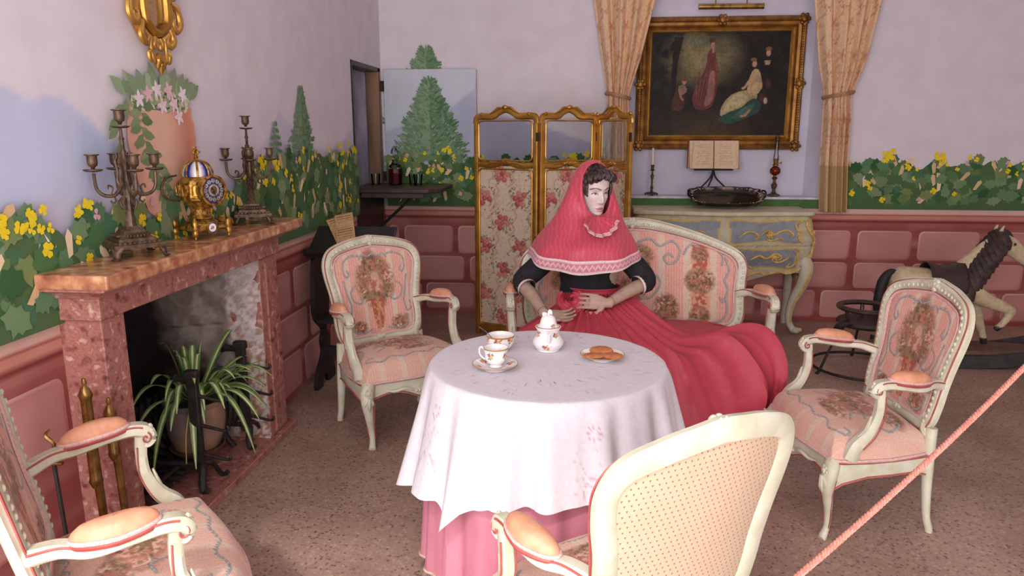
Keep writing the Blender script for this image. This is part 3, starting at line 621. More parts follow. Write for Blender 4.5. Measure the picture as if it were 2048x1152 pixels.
mk('base_plate', join(lathe([(.05, .05), (.066, .054), (.06, .066), (.042, .076)], 16), b2(-.072, .072, -.06, .06, .032, .056, .006)), gl, ck)
for sx in (-1, 1):
    for sy in (-1, 1): mk('foot', lathe([(0, 0), (.006, .003), (.005, .012), (.010, .018), (.012, .03), (.009, .038), (.012, .045), (.012, .068), (.008, .074), (.004, .085), (0, .088)], 10, (sx * .076, sy * .064, 0)), gl, ck)
V, F = disc(.021, 0, 24, 8); P = Paint(V[:, 0], V[:, 2], (234, 230, 226)); P.mask(np.hypot(P.u, P.v) > .0165, (40, 46, 120)); P.ell(.001, .0, .008, .007, (196, 110, 70)); P.ell(-.006, -.004, .004, .003, (90, 120, 70))
med = mk('medallion', (V + np.array([0, -.067, .044]), F), M['china'], ck, col=P.c); mk('medallion_rim', tube([(np.cos(t) * .0215, -.066, .044 + np.sin(t) * .0215) for t in np.linspace(0, 6.283, 21)[:-1]], .0025, 5, closed=True), gl, med)
mk('side_medallion', (mv((V, F), (.085, -.03, .075), rz=R(60))), M['china'], ck, col=P.c)
mk('side_shield', mv(lathe([(0, -.004), (.028, -.002), (.026, .004), (0, .006)], 12, sx=1, sy=1.4), (.10, -.01, .055), ry=R(80), rz=R(30)), gl, ck)
ck.location = (-1.525, 2.785, ZM); ck.rotation_euler.z = R(64)
# ---- gilt mirror on the left wall
mr = root('gilt_mirror', (XW + .02, 2.72, 1.735), 'carved gilt rococo mirror hanging above the painted pot', 'mirror')
mc = 2.745
def mk_on(s_, z_, d): return np.stack([np.full_like(np.asarray(s_, float), XW + d), mc + (np.asarray(s_, float) - mc) * .9, np.asarray(z_, float)], -1)
gl2 = mk('mirror_glass', (lambda P_: (mk_on(P_[:, 0], P_[:, 1], .018), [tuple(range(len(P_)))]))(np.array([(mc - .075, 2.6), (mc - .075, 1.93), (mc - .055, 1.895), (mc, 1.875), (mc + .055, 1.895), (mc + .075, 1.93), (mc + .075, 2.6)])), mat('mirror_silver', (214, 210, 212), (208, 204, 206), rough=.04, metal=1.0, scale=3), mr, smooth=False)
oi = cr([(mc - .085, 2.62), (mc - .085, 2.2), (mc - .085, 1.94), (mc - .06, 1.89), (mc, 1.865), (mc + .06, 1.89), (mc + .085, 1.94), (mc + .085, 2.2), (mc + .085, 2.62)], 6)
mk('inner_frame', tube(mk_on(oi[:, 0], oi[:, 1], .028), (.016, .018), 8, up=(1, 0, 0)), M['gilt'], mr)
oo = cr([(mc - .125, 2.62), (mc - .13, 2.3), (mc - .12, 2.0), (mc - .13, 1.92), (mc - .09, 1.86), (mc, 1.83), (mc + .09, 1.86), (mc + .13, 1.92), (mc + .12, 2.0), (mc + .13, 2.3), (mc + .125, 2.62)], 6)
mk('outer_frame', tube(mk_on(oo[:, 0], oo[:, 1], .018), (.024, .016), 8, up=(1, 0, 0)), M['gilt'], mr)
def scroll3(pts, r, d=.03): 
    q = cr(pts, 6); return tube(mk_on(q[:, 0], q[:, 1], d), r, 8, up=(1, 0, 0))
for sg in (-1, 1):
    f = lambda a, z_: (mc + sg * a, z_)
    for pts, r in (([f(.10, 2.1), f(.15, 2.07), f(.16, 2.02), f(.13, 2.0)], [.008, .018, .016, .008]), ([f(.12, 1.99), f(.17, 1.97), f(.185, 1.92), f(.15, 1.89), f(.13, 1.92), f(.15, 1.935)], [.012, .02, .022, .02, .014, .008]),
        ([f(.10, 1.90), f(.12, 1.85), f(.09, 1.825), f(.07, 1.845), f(.085, 1.86)], [.016, .022, .018, .012, .007]), ([f(.05, 1.85), f(.055, 1.80), f(.04, 1.765), f(.015, 1.76)], [.012, .012, .016, .01]),
        ([f(.02, 1.85), f(.03, 1.825), f(.015, 1.81), f(.008, 1.825)], [.012, .014, .012, .006]), ([f(.055, 1.80), f(.075, 1.79), f(.07, 1.765), f(.05, 1.77)], [.008, .016, .012, .008]), ([f(.13, 2.4), f(.165, 2.35), f(.16, 2.28), f(.135, 2.25)], [.01, .02, .018, .008])):
        mk('scroll', scroll3(pts, [(q * .8, q * .5) for q in r]), M['gilt'], mr)
for a, L in ((0, .075), (-.5, .055), (.5, .055)): mk('acanthus_leaf', scroll3([(mc, 1.79), (mc + math.sin(a) * L * .6, 1.79 - L * .5), (mc + math.sin(a) * L * .9, 1.79 - L)], [.010, .020, .003]), M['gilt'], mr)
# ============================================================ rococo armchairs and settee
def scrolls(P, pts_list, w, c=(138, 146, 150), hi=(190, 194, 190)):
    for pts in pts_list:
        q = cr(pts, 7); P.line(q, w * 1.35, (150, 120, 100), .8); P.line(q, w, c); P.line(q + np.array([w * .25, w * .25]), w * .35, hi)
PINK, PALE = (226, 164, 146), (226, 202, 180)
def stripes(P, u, per=.085):
    s = (u / per) % 1.0
    P.mask((s < .28).astype(float), PALE, .9); f = (u / .0135) % 1.0
    P.mask(((f < .35) & (s >= .28)).astype(float), (232, 192, 174), .75); P.mask(((f < .25) & (s < .28)).astype(float), (214, 188, 166), .6)
def foliage(P, cx, cy, rx, ry, seed, dens=.45, a=1.0):
    m = P.inell(cx, cy, rx, ry); P.speck(m, (176, 142, 110), 38, dens - .05, seed, a, 3); P.speck(m, (146, 112, 82), 60, dens + .05, seed + 3, a, 3); P.speck(m, (186, 118, 98), 70, dens + .12, seed + 5, a, 2); P.speck(m, (120, 92, 68), 110, dens + .14, seed + 7, a, 2)
def back_tapestry(P):
    stripes(P, P.u)
    foliage(P, 0, .31, .125, .16, 3); foliage(P, -.02, .36, .07, .14, 9, .40)
    P.ell(.0, .36, .045, .012, (168, 140, 112)); P.ell(0, .335, .028, .03, (206, 160, 138)); P.ell(.005, .28, .045, .05, (184, 112, 96), 0, .8); P.speck(P.inell(.0, .28, .05, .06), (214, 170, 140), 80, .5, 4)
    P.ell(-.01, .23, .085, .025, (150, 118, 86), 0, .8); P.speck(P.inell(0, .23, .11, .035), (120, 92, 70), 70, .5, 12)
    P.poly([(-.04, .215), (.04, .215), (.03, .12), (.018, .05), (-.018, .05), (-.03, .12)], (178, 92, 76)); P.speck(P.inell(0, .13, .04, .1), (206, 150, 110), 90, .5, 6); P.line([(0, .05), (0, .21)], .008, (196, 150, 104), .7)
    foliage(P, -.12, .07, .05, .04, 15, .42); foliage(P, .12, .07, .06, .05, 16, .42)
    for s in (-1, 1):
        f = lambda L: [(s * a, b_) for a, b_ in L]
        scrolls(P, [f([(.07, .455), (.13, .46), (.175, .43), (.18, .38), (.165, .35), (.15, .365), (.16, .385)]), f([(.185, .33), (.17, .25), (.155, .19), (.17, .13), (.20, .15), (.19, .18)]), f([(.12, .30), (.15, .27), (.14, .22), (.10, .20), (.085, .22), (.10, .235)]), f([(.05, .05), (.10, .035), (.15, .05), (.17, .10), (.15, .11)]), f([(.0, .465), (.03, .45), (.06, .46), (.08, .44)])], .0042)
def seat_tapestry(P):
    P.mask(np.ones(len(P.u)), (224, 190, 168), .55); stripes(P, P.u + .4 * P.v * 0, .11)
    P.mask(np.clip((P.v + .26) * 9, 0, 1), (224, 182, 160), .55)
    foliage(P, .0, -.02, .15, .10, 21, .45); foliage(P, -.14, .06, .10, .06, 22, .45); foliage(P, .14, .08, .10, .06, 24, .45); foliage(P, .04, -.14, .12, .05, 26, .48); P.speck(P.inell(0, 0, .2, .14), (196, 128, 110), 30, .55, 8, .6)
    for s in (-1, 1):
        f = lambda L: [(s * a, b_) for a, b_ in L]
        scrolls(P, [f([(.0, -.225), (.07, -.24), (.13, -.215), (.19, -.24), (.25, -.20), (.24, -.17), (.215, -.18)]), f([(.25, -.12), (.215, -.05), (.24, .02), (.20, .09), (.17, .07), (.185, .05)]), f([(.16, -.12), (.11, -.085), (.12, -.04), (.16, -.05)]), f([(.18, .16), (.10, .19), (.03, .165), (.0, .18)])], .0046)
def settee_tapestry(P):
    stripes(P, P.u, .13)
    for cx in (-.34, .34):
        P.poly([(cx - .035, .02), (cx + .035, .02), (cx + .04, .16), (cx + .028, .2), (cx + .03, .30), (cx + .04, .34), (cx + .035, .45), (cx - .035, .45), (cx - .04, .34), (cx - .03, .30), (cx - .028, .2), (cx - .04, .16)], (186, 96, 80))
        P.speck(P.inell(cx, .22, .07, .28), (216, 168, 130), 70, .52, 5); foliage(P, cx, .245, .085, .075, 31, .40); foliage(P, cx, .07, .06, .05, 33, .42); foliage(P, cx, .38, .05, .04, 35, .42)
    for cx, cy in ((.17, .1), (-.17, .1), (0, .2)): foliage(P, cx, cy, .075, .085, int(40 + cx * 50), .42); P.speck(P.inell(cx, cy - .03, .075, .035), (176, 100, 80), 60, .48, 13)
    foliage(P, 0, .37, .12, .07, 44, .42); foliage(P, .05, .3, .05, .08, 46, .42)
    for s in (-1, 1):
        f = lambda L: [(s * a, b_) for a, b_ in L]
        scrolls(P, [f([(.03, .44), (.09, .455), (.14, .42), (.20, .445), (.24, .40), (.22, .34), (.18, .33), (.16, .36), (.185, .38), (.205, .365)]), f([(.26, .38), (.29, .425), (.36, .43), (.42, .41), (.455, .37), (.45, .33)]), f([(.47, .36), (.485, .30), (.465, .25), (.48, .2), (.455, .14), (.44, .16)]), f([(.47, .16), (.475, .09), (.44, .04), (.36, .03), (.30, .05), (.26, .03), (.20, .045), (.16, .03), (.13, .06)]), f([(.07, .24), (.12, .27), (.14, .22), (.10, .16), (.05, .15), (.04, .18), (.06, .19)])], .0052)
BACK = [(0, -.012), (.09, -.008), (.17, -.004), (.215, .03), (.228, .10), (.228, .18), (.238, .27), (.256, .36), (.258, .43), (.225, .482), (.14, .51), (.07, .522), (0, .53)]
SETB = [(0, -.012), (.2, -.008), (.42, -.004), (.505, .02), (.535, .08), (.538, .17), (.545, .25), (.552, .32), (.525, .375), (.44, .42), (.32, .465), (.18, .505), (.08, .525), (0, .53)]
def back_loop(half, n=5):
    L = [(-a, b_) for a, b_ in half[::-1]][:-1] + half[:-1] if False else None
    pts = half[:-1] + [(0, half[-1][1])] + [(-a, b_) for a, b_ in half[-2:0:-1]]
    return cr(pts, n, True)
def build_seat(name, half, dx, paint_b, paint_s, label, cat, group=None):
    """rococo chair frame; dx widens it into a settee"""
    r = root(name, (0, 0, 0), label, cat, group, world=False)
    hw = max(a for a, _ in half); cv = .035 if dx == 0 else .06
    by, bz, tilt = .235, .44, R(13.5)
    def B(a, b_, d=0.0):     # back-plane coordinates to chair coordinates; d>0 towards the sitter
        a = np.asarray(a, float); b_ = np.asarray(b_, float); w = cv * (a / hw) ** 2
        y = by + b_ * math.sin(tilt) - (d + w) * math.cos(tilt); z = bz + b_ * math.cos(tilt) - (d + w) * math.sin(tilt) * .3
        return np.stack([a + 0 * y, y, z], -1)
    L = back_loop(half); LP = B(L[:, 0], L[:, 1]); upv = nrm(B(L[:, 0], L[:, 1], 1.0) - LP)
    sec = [(-1, -.8), (-.8, -1), (.8, -1), (1, -.8), (1, .1), (.72, .35), (.6, .9), (.2, 1.05), (-.2, .95), (-.6, .6), (-.85, .75), (-1, .5)]
    bf = mk('back_frame', tube(LP, (.028, .021), closed=True, up=upv, sec=sec), M['cream'], r)
    # red line and carved beads along the moulding
    c0 = L.mean(0); inn = c0 + (L - c0) * (1 - .024 / np.linalg.norm(L - c0, axis=1, keepdims=True)); out = c0 + (L - c0) * (1 + .024 / np.linalg.norm(L - c0, axis=1, keepdims=True))
    mk('red_line', join(tube(B(inn[:, 0], inn[:, 1], .017), .0045, 5, closed=True), tube(B(out[:, 0], out[:, 1], .010), .0035, 5, closed=True)), M['redline'], bf)
    bd = []; d = np.r_[0, np.cumsum(np.linalg.norm(np.diff(L, axis=0), axis=1))]
    for q in np.arange(.015, d[-1], .026):
        a = np.interp(q, d, L[:, 0]); b_ = np.interp(q, d, L[:, 1])
        if b_ > .02 and not (b_ > .5 and abs(a) < .05): bd.append(ball(B(a, b_, .024), (.0085, .006, .0085), 6, 4))
    for (a, b_, q) in ((0, .535, .013), (.017, .532, .011), (-.017, .532, .011), (.008, .548, .010), (-.008, .548, .010), (.033, .527, .009), (-.033, .527, .009), (0, .518, .01), (.0, .0, .012), (.015, .003, .009), (-.015, .003, .009)):
        q *= 1.35; bd.append(ball(B(a, b_, .018), (q, q * .9, q), 8, 6)); 
        if b_ > .3: bd.append(ball(B(a, b_, -.008), (q * .8, q * .8, q), 6, 4))
    for sg in (-1, 1): bd.append(tube(B(*np.array(cr([(sg * .04, .53), (sg * .07, .535), (sg * .10, .522), (sg * .125, .518)], 3)).T, .018), [.007, .009, .006, .003], 6))
    mk('carved_beading', join(*bd), M['cream'], bf, kind='stuff')
    # upholstered panel, front and back
    nu, nv = (150, 130) if dx == 0 else (300, 120)
    tt = np.linspace(0, 1, nu); 
    ins = c0 + (L - c0) * (1 - .022 / np.linalg.norm(L - c0, axis=1, keepdims=True))
    bs = np.linspace(ins[:, 1].min() + .001, ins[:, 1].max() - .001, nv); hwv = []
    rt_ = ins[ins[:, 0] >= -1e-6]; o_ = np.argsort(rt_[:, 1]); 
    bb, aa = rt_[o_, 1], rt_[o_, 0]
    for b_ in bs:
        x = [];
        for k in range(len(ins)):
            p0, p1 = ins[k], ins[(k + 1) % len(ins)]
            if (p0[1] - b_) * (p1[1] - b_) <= 0 and p0[1] != p1[1]: x.append(p0[0] + (p1[0] - p0[0]) * (b_ - p0[1]) / (p1[1] - p0[1]))
        hwv.append(max(x) if x else .01)
    hwv = np.array(hwv); A = hwv[:, None] * np.linspace(-1, 1, nu); Bv = np.tile(bs[:, None], (1, nu))
    e = np.minimum(1 - np.abs(np.linspace(-1, 1, nu)) ** 6, 1)[None] * np.clip(np.minimum((bs - bs[0]) / .05, (bs[-1] - bs) / .05), 0, 1)[:, None] ** .5
    P = Paint(A, Bv, PINK); paint_b(P)
    G = B(A, Bv, .004 + .026 * e); mk('back_panel', grid(G), M['tapestry'], r, col=P.c)
    pip = c0 + (L - c0) * (1 - .030 / np.linalg.norm(L - c0, axis=1, keepdims=True)); mk('piping', tube(B(pip[:, 0], pip[:, 1], .018), .0065, 6, closed=True), M['lace'], r)
    mk('back_cover', grid(B(A, Bv, -.010 - .006 * e)), M['backcloth'], r)
    # seat rail with serpentine front
    h = lambda y: (.30 if y < 0 else .30 - .055 * (y / .24) ** 1.3) + dx
    fr = []
    for k in range(-12, 13):
        t = k / 12.0; x = t * (.30 + dx); fr.append((x, -.285 - .022 * math.cos(t * math.pi) * (1 if abs(t) < 1 else 1) + .0 ))
    fr[0] = (-(.295 + dx), -.262); fr[-1] = (.295 + dx, -.262)
    side = [(.302 + dx, -.22), (.300 + dx, -.10), (.287 + dx, .02), (.268 + dx, .13), (.245 + dx, .235)]
    O = np.array(fr + side + [(.12, .245), (-.12, .245)] + [(-a, b_) for a, b_ in side[::-1]])
    zb = []
    for x, y in O:
        if y < -.24: t = abs(x) / (.30 + dx); zb.append(.258 - .022 * math.cos(t * math.pi * 2) * .6 - .02 * math.exp(-(t / .16) ** 2) - (.035 if t > .85 else 0))
        else: zb.append(.265 if -.2 < y < .2 else .240)
    n = len(O); inn_ = O * np.array([(.30 + dx - .03) / (.30 + dx), .9])
    V = np.vstack([np.column_stack([O, zb]), np.column_stack([O * 1.01, np.array(zb) * .5 + .165]), np.column_stack([O * 1.012, np.full(n, .325)]), np.column_stack([O * .985, np.full(n, .338)]), np.column_stack([inn_, np.full(n, .338)]), np.column_stack([inn_, np.array(zb) + .01])])
    F = [(i * n + j, i * n + (j + 1) % n, ((i + 1) % 6) * n + (j + 1) % n, ((i + 1) % 6) * n + j) for i in range(6) for j in range(n)]
    sr = mk('seat_rail', (V, F), M['cream'], r)
    q = np.vstack([np.column_stack([O * 1.012, np.array(zb) + .006])]); mk('red_line', join(tube(q, .004, 5, closed=True), tube(np.column_stack([O * 1.015, np.full(n, .331)]), .0045, 5, closed=True)), M['redline'], sr)
    cb = []
    for x, q_ in ((0, .014), (.018, .010), (-.018, .010), (.035, .008), (-.035, .008)): cb.append(ball((x, -.315, .267), (q_, .010, q_), 8, 6))
    for sg in (-1, 1): cb.append(tube(cr([(sg * .05, -.312, .273), (sg * .10, -.312, .290), (sg * .15, -.300, .283), (sg * .19, -.285, .290)], 4), [.006, .009, .007, .003], 6))
    mk('carved_flowers', join(*cb), M['cream'], sr, kind='stuff')
    # seat cushion
    nn = (140, 110) if dx == 0 else (240, 90); uu = np.linspace(-1, 1, nn[0]); vv = np.linspace(-1, 1, nn[1]); U, Vv = np.meshgrid(uu, vv, indexing='ij')
    Y = -.305 + (Vv + 1) / 2 * .535; bulge = -.018 * np.cos(np.clip(U, -1, 1) * math.pi) * np.clip(-Vv, 0, 1) ** 2; Y = Y + bulge * (Vv < 0)
    Hh = np.interp(Y.ravel(), [-.33, -.2, 0, .24], [.305 + dx, .31 + dx, .297 + dx, .25 + dx]).reshape(Y.shape)
    rnd = np.sqrt(1 - .10 * Vv ** 4); X = U * Hh * rnd; Y = Y * np.sqrt(1 - .06 * U ** 4)
    ed = np.maximum(np.abs(U) ** 11, np.abs(Vv) ** 11); top = .333 + .095 * (1 - ed) + .035 * (1 - U ** 2) * (1 - Vv ** 2)
    P = Paint(X * (.30 / (.30 + dx)) if dx == 0 else ((X + .3) % .6 - .3), Y, PINK); paint_s(P)
    cu = mk('seat_cushion', grid(np.stack([X, Y, top], 2)), M['tapestry'], r, col=P.c)
    pr_ = np.vstack([np.stack([X, Y, top], 2)[0], np.stack([X, Y, top], 2)[1:, -1], np.stack([X, Y, top], 2)[-1, ::-1][1:], np.stack([X, Y, top], 2)[::-1, 0][1:-1]]); mk('gimp_braid', tube(pr_ + (0, 0, .006), .007, 6, closed=True), M['lace'], cu)
    # legs
    for sg in (-1, 1):
        f = lambda L_: cr([(sg * (a + dx), y, z) for a, y, z in L_], 6)
        lg = mk('leg', tube(f([(.272, -.255, .33), (.288, -.275, .29), (.293, -.285, .245), (.282, -.272, .18), (.268, -.255, .11), (.262, -.252, .045), (.272, -.272, .008), (.276, -.280, 0)]), [.034, .036, .031, .023, .017, .0145, .019, .017], 10), M['cream'], r)
        fl = [ball((sg * (.293 + dx), -.308, .300), (.014, .011, .014), 8, 6)] + [ball((sg * (.293 + dx) + .016 * math.cos(k * 1.05), -.304, .300 + .016 * math.sin(k * 1.05)), .008, 6, 4) for k in range(6)]
        fl += [tube(f([(.293, -.318, .282), (.296, -.318, .24), (.286, -.30, .20)]), [.008, .011, .002], 6)] + [tube(f([(.293 + s2 * .004, -.312, .28), (.293 + s2 * .02, -.308, .25), (.29 + s2 * .018, -.297, .225)]), [.005, .007, .002], 6) for s2 in (-1, 1)]
        mk('knee_carving', join(*fl), M['cream'], lg, kind='stuff')
        mk('red_line', join(tube(f([(.302 + .0, -.25, .26), (.312, -.268, .215), (.298, -.262, .17), (.283, -.250, .09), (.276, -.25, .045)]), .003, 5), tube(f([(.262, -.306, .25), (.262, -.294, .18), (.255, -.268, .11), (.25, -.262, .045)]), .003, 5)), M['redline'], lg)
        mk('leg', tube(f([(.232, .225, .44), (.235, .222, .36), (.240, .222, .27), (.243, .228, .17), (.245, .24, .07), (.246, .258, .02), (.246, .262, 0)]), [.025, .026, .025, .021, .017, .017, .016], 10), M['cream'], r)
        if dx: mk('leg', tube(cr([(sg * .2, -.285, .29), (sg * .2, -.29, .23), (sg * .2, -.275, .12), (sg * .2, -.285, 0)], 5), [.03, .026, .017, .018], 10), M['cream'], r)
        # stile between back and rear leg
        p0 = B(sg * (half[3][0] - .01), half[3][1], 0); mk('stile', tube(cr([p0, (p0[0] + sg * .005, p0[1] - .01, p0[2] - .045), (sg * (.236 + dx), .228, .40)], 4), [.023, .022, .025], 8), M['cream'], r)
        # arm: rail, scroll end and support
        a0 = B(sg * (hw - .022), .185, .01); ax = .302 + dx
        rp = cr([a0, (sg * (ax - .035), .17, .632), (sg * (ax - .005), .10, .628), (sg * (ax + .005), .01, .640), (sg * (ax + .006), -.06, .648), (sg * (ax + .004), -.105, .640), (sg * (ax + .002), -.122, .618), (sg * (ax), -.108, .602), (sg * ax, -.09, .610)], 6)
        arm = mk('arm', join(tube(rp, [(.019, .020), (.019, .017), (.020, .016), (.021, .016), (.022, .018), (.022, .020), (.021, .017), (.018, .012), (.014, .008)], up=(0, 0, 1), sec=[(-1, -.6), (-.6, -1), (.6, -1), (1, -.6), (1, .5), (.7, 1), (-.7, 1), (-1, .5)]),
            tube(cr([(sg * ax, -.092, .628), (sg * ax, -.086, .57), (sg * (ax - .004), -.092, .51), (sg * (ax - .006), -.125, .445), (sg * (ax - .004), -.178, .395), (sg * (ax - .004), -.20, .345)], 6), [(.019, .020), (.019, .018), (.020, .019), (.021, .022), (.023, .028), (.024, .032)], up=(0, -1, 0), sec=[(-1, -.6), (-.6, -1), (.6, -1), (1, -.6), (1, .5), (.6, 1), (-.6, 1), (-1, .5)])), M['cream'], r)
        rl = []
        for s2 in (-1, 1):
            rl.append(tube(cr([(sg * ax + s2 * .0205, -.075, .60), (sg * ax + s2 * .021, -.072, .55), (sg * ax + s2 * .021, -.075, .51), (sg * ax + s2 * .022, -.105, .445), (sg * ax + s2 * .023, -.155, .395)], 5), .003, 5))
            rl.append(tube(np.array([(sg * ax + s2 * .0225, y, z) for y, z in spiral(-.105, .625, .018, 2.0, 1.2, 16, .1)]), .003, 5))
            rl.append(tube(rp[:30] + np.array([s2 * .021, 0, .012]), .003, 5))
        mk('red_line', join(*rl), M['redline'], arm)
        mk('arm_carving', join(*[ball((sg * (ax + .002) + dx_, -.128 + dy_, .636 + dz_), q_, 6, 5) for dx_, dy_, dz_, q_ in ((0, 0, 0, .011), (.012, .003, .004, .008), (-.012, .003, .004, .008), (0, .004, .014, .009), (0, .002, -.014, .008), (.01, .004, -.01, .006), (-.01, .004, -.01, .006))], tube([(sg * (ax - .002), -.117, .52), (sg * (ax - .004), -.135, .46), (sg * (ax - .004), -.185, .42)], [.004, .010, .003], 6)), M['cream'], arm, kind='stuff')
        # pad
        uu = np.linspace(0, 2 * math.pi, 25)[:-1]; rings = []
        for k, (rr, zz_) in enumerate([(1.0, .002), (1.06, .012), (1.0, .024), (.82, .036), (.5, .043), (.02, .045)]):
            cx = sg * (ax - .001); cy = .045; L_ = .098 * rr; w_ = .034 * rr
            yy = cy + L_ * np.cos(uu); tz = np.interp(yy, [-.06, .05, .15], [.660, .650, .643]); cxs = cx + sg * np.interp(yy, [-.06, .05, .15], [.004, .003, -.016])
            rings.append(np.stack([cxs + w_ * np.sin(uu), yy, tz + zz_], 1))
        pad = mk('arm_pad', grid(np.array(rings), close_v=True), M['peach'], arm)
        mk('pad_base', tube(rings[0] + (0, 0, -.003), (.009, .008), 6, closed=True), M['redline'], arm)
        mk('pad_braid', tube(rings[1] * 1.0 + (0, 0, -.004), .0055, 6, closed=True), M['lace'], arm)
    return r
m, nt, b = _nt('dotted_back_cloth'); M['backcloth'] = m    # cream cloth with small brown flecks set in staggered rows
tc = nt.nodes.new('ShaderNodeTexCoord'); sx_ = nt.nodes.new('ShaderNodeSeparateXYZ'); nt.links.new(tc.outputs['Object'], sx_.inputs[0])
def mth(op, a, b_=None, c_=None):
    n = nt.nodes.new('ShaderNodeMath'); n.operation = op
    for i, v_ in enumerate((a, b_, c_)):
        if v_ is None: continue
        if hasattr(v_, 'is_linked'): nt.links.new(v_, n.inputs[i])
        else: n.inputs[i].default_value = v_
    return n.outputs[0]
rz_ = mth('MULTIPLY', sx_.outputs[2], 74.0); row = mth('FLOOR', rz_); fz = mth('SUBTRACT', rz_, row)
xx = mth('ADD', mth('MULTIPLY', sx_.outputs[0], 62.0), mth('MULTIPLY', row, 0.5)); fx = mth('SUBTRACT', xx, mth('FLOOR', xx))
dxx = mth('ABSOLUTE', mth('SUBTRACT', fx, 0.5)); tri = mth('LESS_THAN', dxx, mth('MULTIPLY', mth('SUBTRACT', fz, 0.3), 0.42)); tri = mth('MULTIPLY', tri, mth('LESS_THAN', fz, 0.72))
wv = noise_node(nt, 40, 3, vec=(4, 1, .25)); bc = mixc(nt, wv.outputs[0], lin((204, 180, 154)), lin((192, 167, 140)))
stn = noise_node(nt, 5, 4); bc = mixc(nt, ramp(nt, stn.outputs[0], [(.5, (0, 0, 0)), (.75, (120, 120, 120))]), bc, lin((184, 142, 102)))
nt.links.new(mixc(nt, tri, bc, lin((140, 100, 66))), b.inputs['Base Color']); b.inputs['Roughness'].default_value = .85
add_bump(nt, b, wv.outputs[0], .15)
GRP = 'rococo armchairs around the tea table'
ch = build_seat('armchair', BACK, 0.0, back_tapestry, seat_tapestry, 'pink tapestry armchair facing the table from beside the fireplace and music stand', 'armchair', GRP)
def put(o, x, y, deg, s=.95, label=None, ys=.84):
    o.location = (x, y, 0); o.rotation_euler.z = R(deg); o.scale = (s, s * ys, s)
    if label: o['label'] = label
put(ch, -.945, 3.555, 42.0, .98)
put(copy_tree(ch), 1.101, 2.895, -81.5, .957, 'pink tapestry armchair on the right in front of the rocking horse')
put(copy_tree(ch), .112, 1.645, 215.8, .96, 'armchair in the foreground turned away, showing its dotted cream back')
put(copy_tree(ch), -1.145, 1.595, 128.7, 1.01, 'armchair cut by the left picture edge, standing near the fire tools')
st = build_seat('settee', SETB, .31, settee_tapestry, seat_tapestry, 'wide pink tapestry settee with cream carved frame, under the seated mannequin', 'settee')
put(st, .29, 3.68, 4, 1.06, ys=.95)
# ============================================================ tea table
TX, TY, TZ, TR = -.11, 2.345, .75, .372
tb = root('tea_table', (TX, TY, 0), 'round tea table hidden under the pink and white cloths', 'table')
mk('table_top', lathe([(0, .71), (TR - .015, .71), (TR - .008, .72), (TR - .008, .728), (TR - .015, .735), (0, .735)], 40, (TX, TY, 0)), M['darkwood'], tb)
for k in range(4):
    a = R(45 + 90 * k); x, y = TX + .26 * math.cos(a), TY + .26 * math.sin(a); mk('leg', tube([(x, y, .71), (x, y, .35), (x, y, 0)], [.022, .026, .018], 10), M['darkwood'], tb)
def cloth(name, z0, rtop, drop, flare, amp, folds, m, zfun=None, seed=0, nt_=180, bottom=None, paint=None, round_=.02, **kw):
    a = np.linspace(0, 2 * math.pi, nt_, endpoint=False); rr = random.Random(seed)
    ph = [rr.uniform(0, 6.28) for _ in range(5)]
    w = .62 * np.cos(folds * a + ph[0] + .5 * np.sin(2 * a + ph[3])) + .3 * np.cos((folds * 1.6 // 1) * a + ph[1]) + .25 * np.cos(5 * a + ph[2])
    w = np.where(w > 0, np.abs(w) ** .7, -np.abs(w) ** 1.2)
    rows = []; uv = []
    for q in np.linspace(0, 1, 24): rows.append(np.stack([TX + rtop * q * np.cos(a), TY + rtop * q * np.sin(a), np.full_like(a, z0)], 1)); uv.append(np.full_like(a, rtop * q))
    hem = drop(a) if callable(drop) else np.full_like(a, drop)
    for q in np.linspace(0.02, 1, 40):
        s = q * hem; e = np.clip(q * 3, 0, 1); r_ = rtop + round_ * (1 - np.exp(-s / round_)) * .8 + flare * q ** 1.1 * hem / hem.mean() + amp * w * q ** .9
        z = z0 - np.where(s < round_, s * s / (2 * round_), s - round_ / 2)
        rows.append(np.stack([TX + r_ * np.cos(a), TY + r_ * np.sin(a), z], 1)); uv.append(rtop + s)
    G = np.array(rows); Rr = np.array(uv); A = np.tile(a, (len(rows), 1)); col = None
    if paint: P = Paint(A, Rr, (255, 255, 255)); paint(P); col = P.c
    return mk(name, grid(G, close_v=True), m, col=col, **kw), G
pk = mat('pink_satin', (206, 132, 148), (196, 120, 138), rough=.42, scale=6, spec=.5)
G1, G1g = cloth('pink_table_cover', .742, TR + .004, .735 - .045, .03, .022, 22, pk, seed=4, label='floor length pink satin cover under the white tablecloth', cat='table cover')
# fringe along its hem
fr_ = []; H_ = G1g[-1]
fv = []; ff = []; n = 0; k_ = len(H_)
for i in range(k_ * 3):
    t = i / 3.0; i0 = int(t) % k_; i1 = (i0 + 1) % k_; p_ = H_[i0] * (1 - t % 1) + H_[i1] * (t % 1); d_ = nrm(np.array([p_[0] - TX, p_[1] - TY, 0])); sd = np.array([-d_[1], d_[0], 0]) * .0035
    j1 = rng.uniform(-.004, .004); q0 = p_ + d_ * .002 + (0, 0, .012); q1 = p_ + d_ * (.006 + j1) + sd * rng.uniform(-.8, .8) + (0, 0, -.042)
    fv += [q0 - sd, q0 + sd, q1 + sd * .7, q1 - sd * .7]; ff.append((n, n + 1, n + 2, n + 3)); n += 4
mk('fringe', join((np.array(fv), ff), tube(H_ + np.array([0, 0, .008]), .006, 5, closed=True)), mat('fringe_thread', (206, 178, 162), (186, 152, 140), rough=.8, scale=60), G1, kind='stuff')
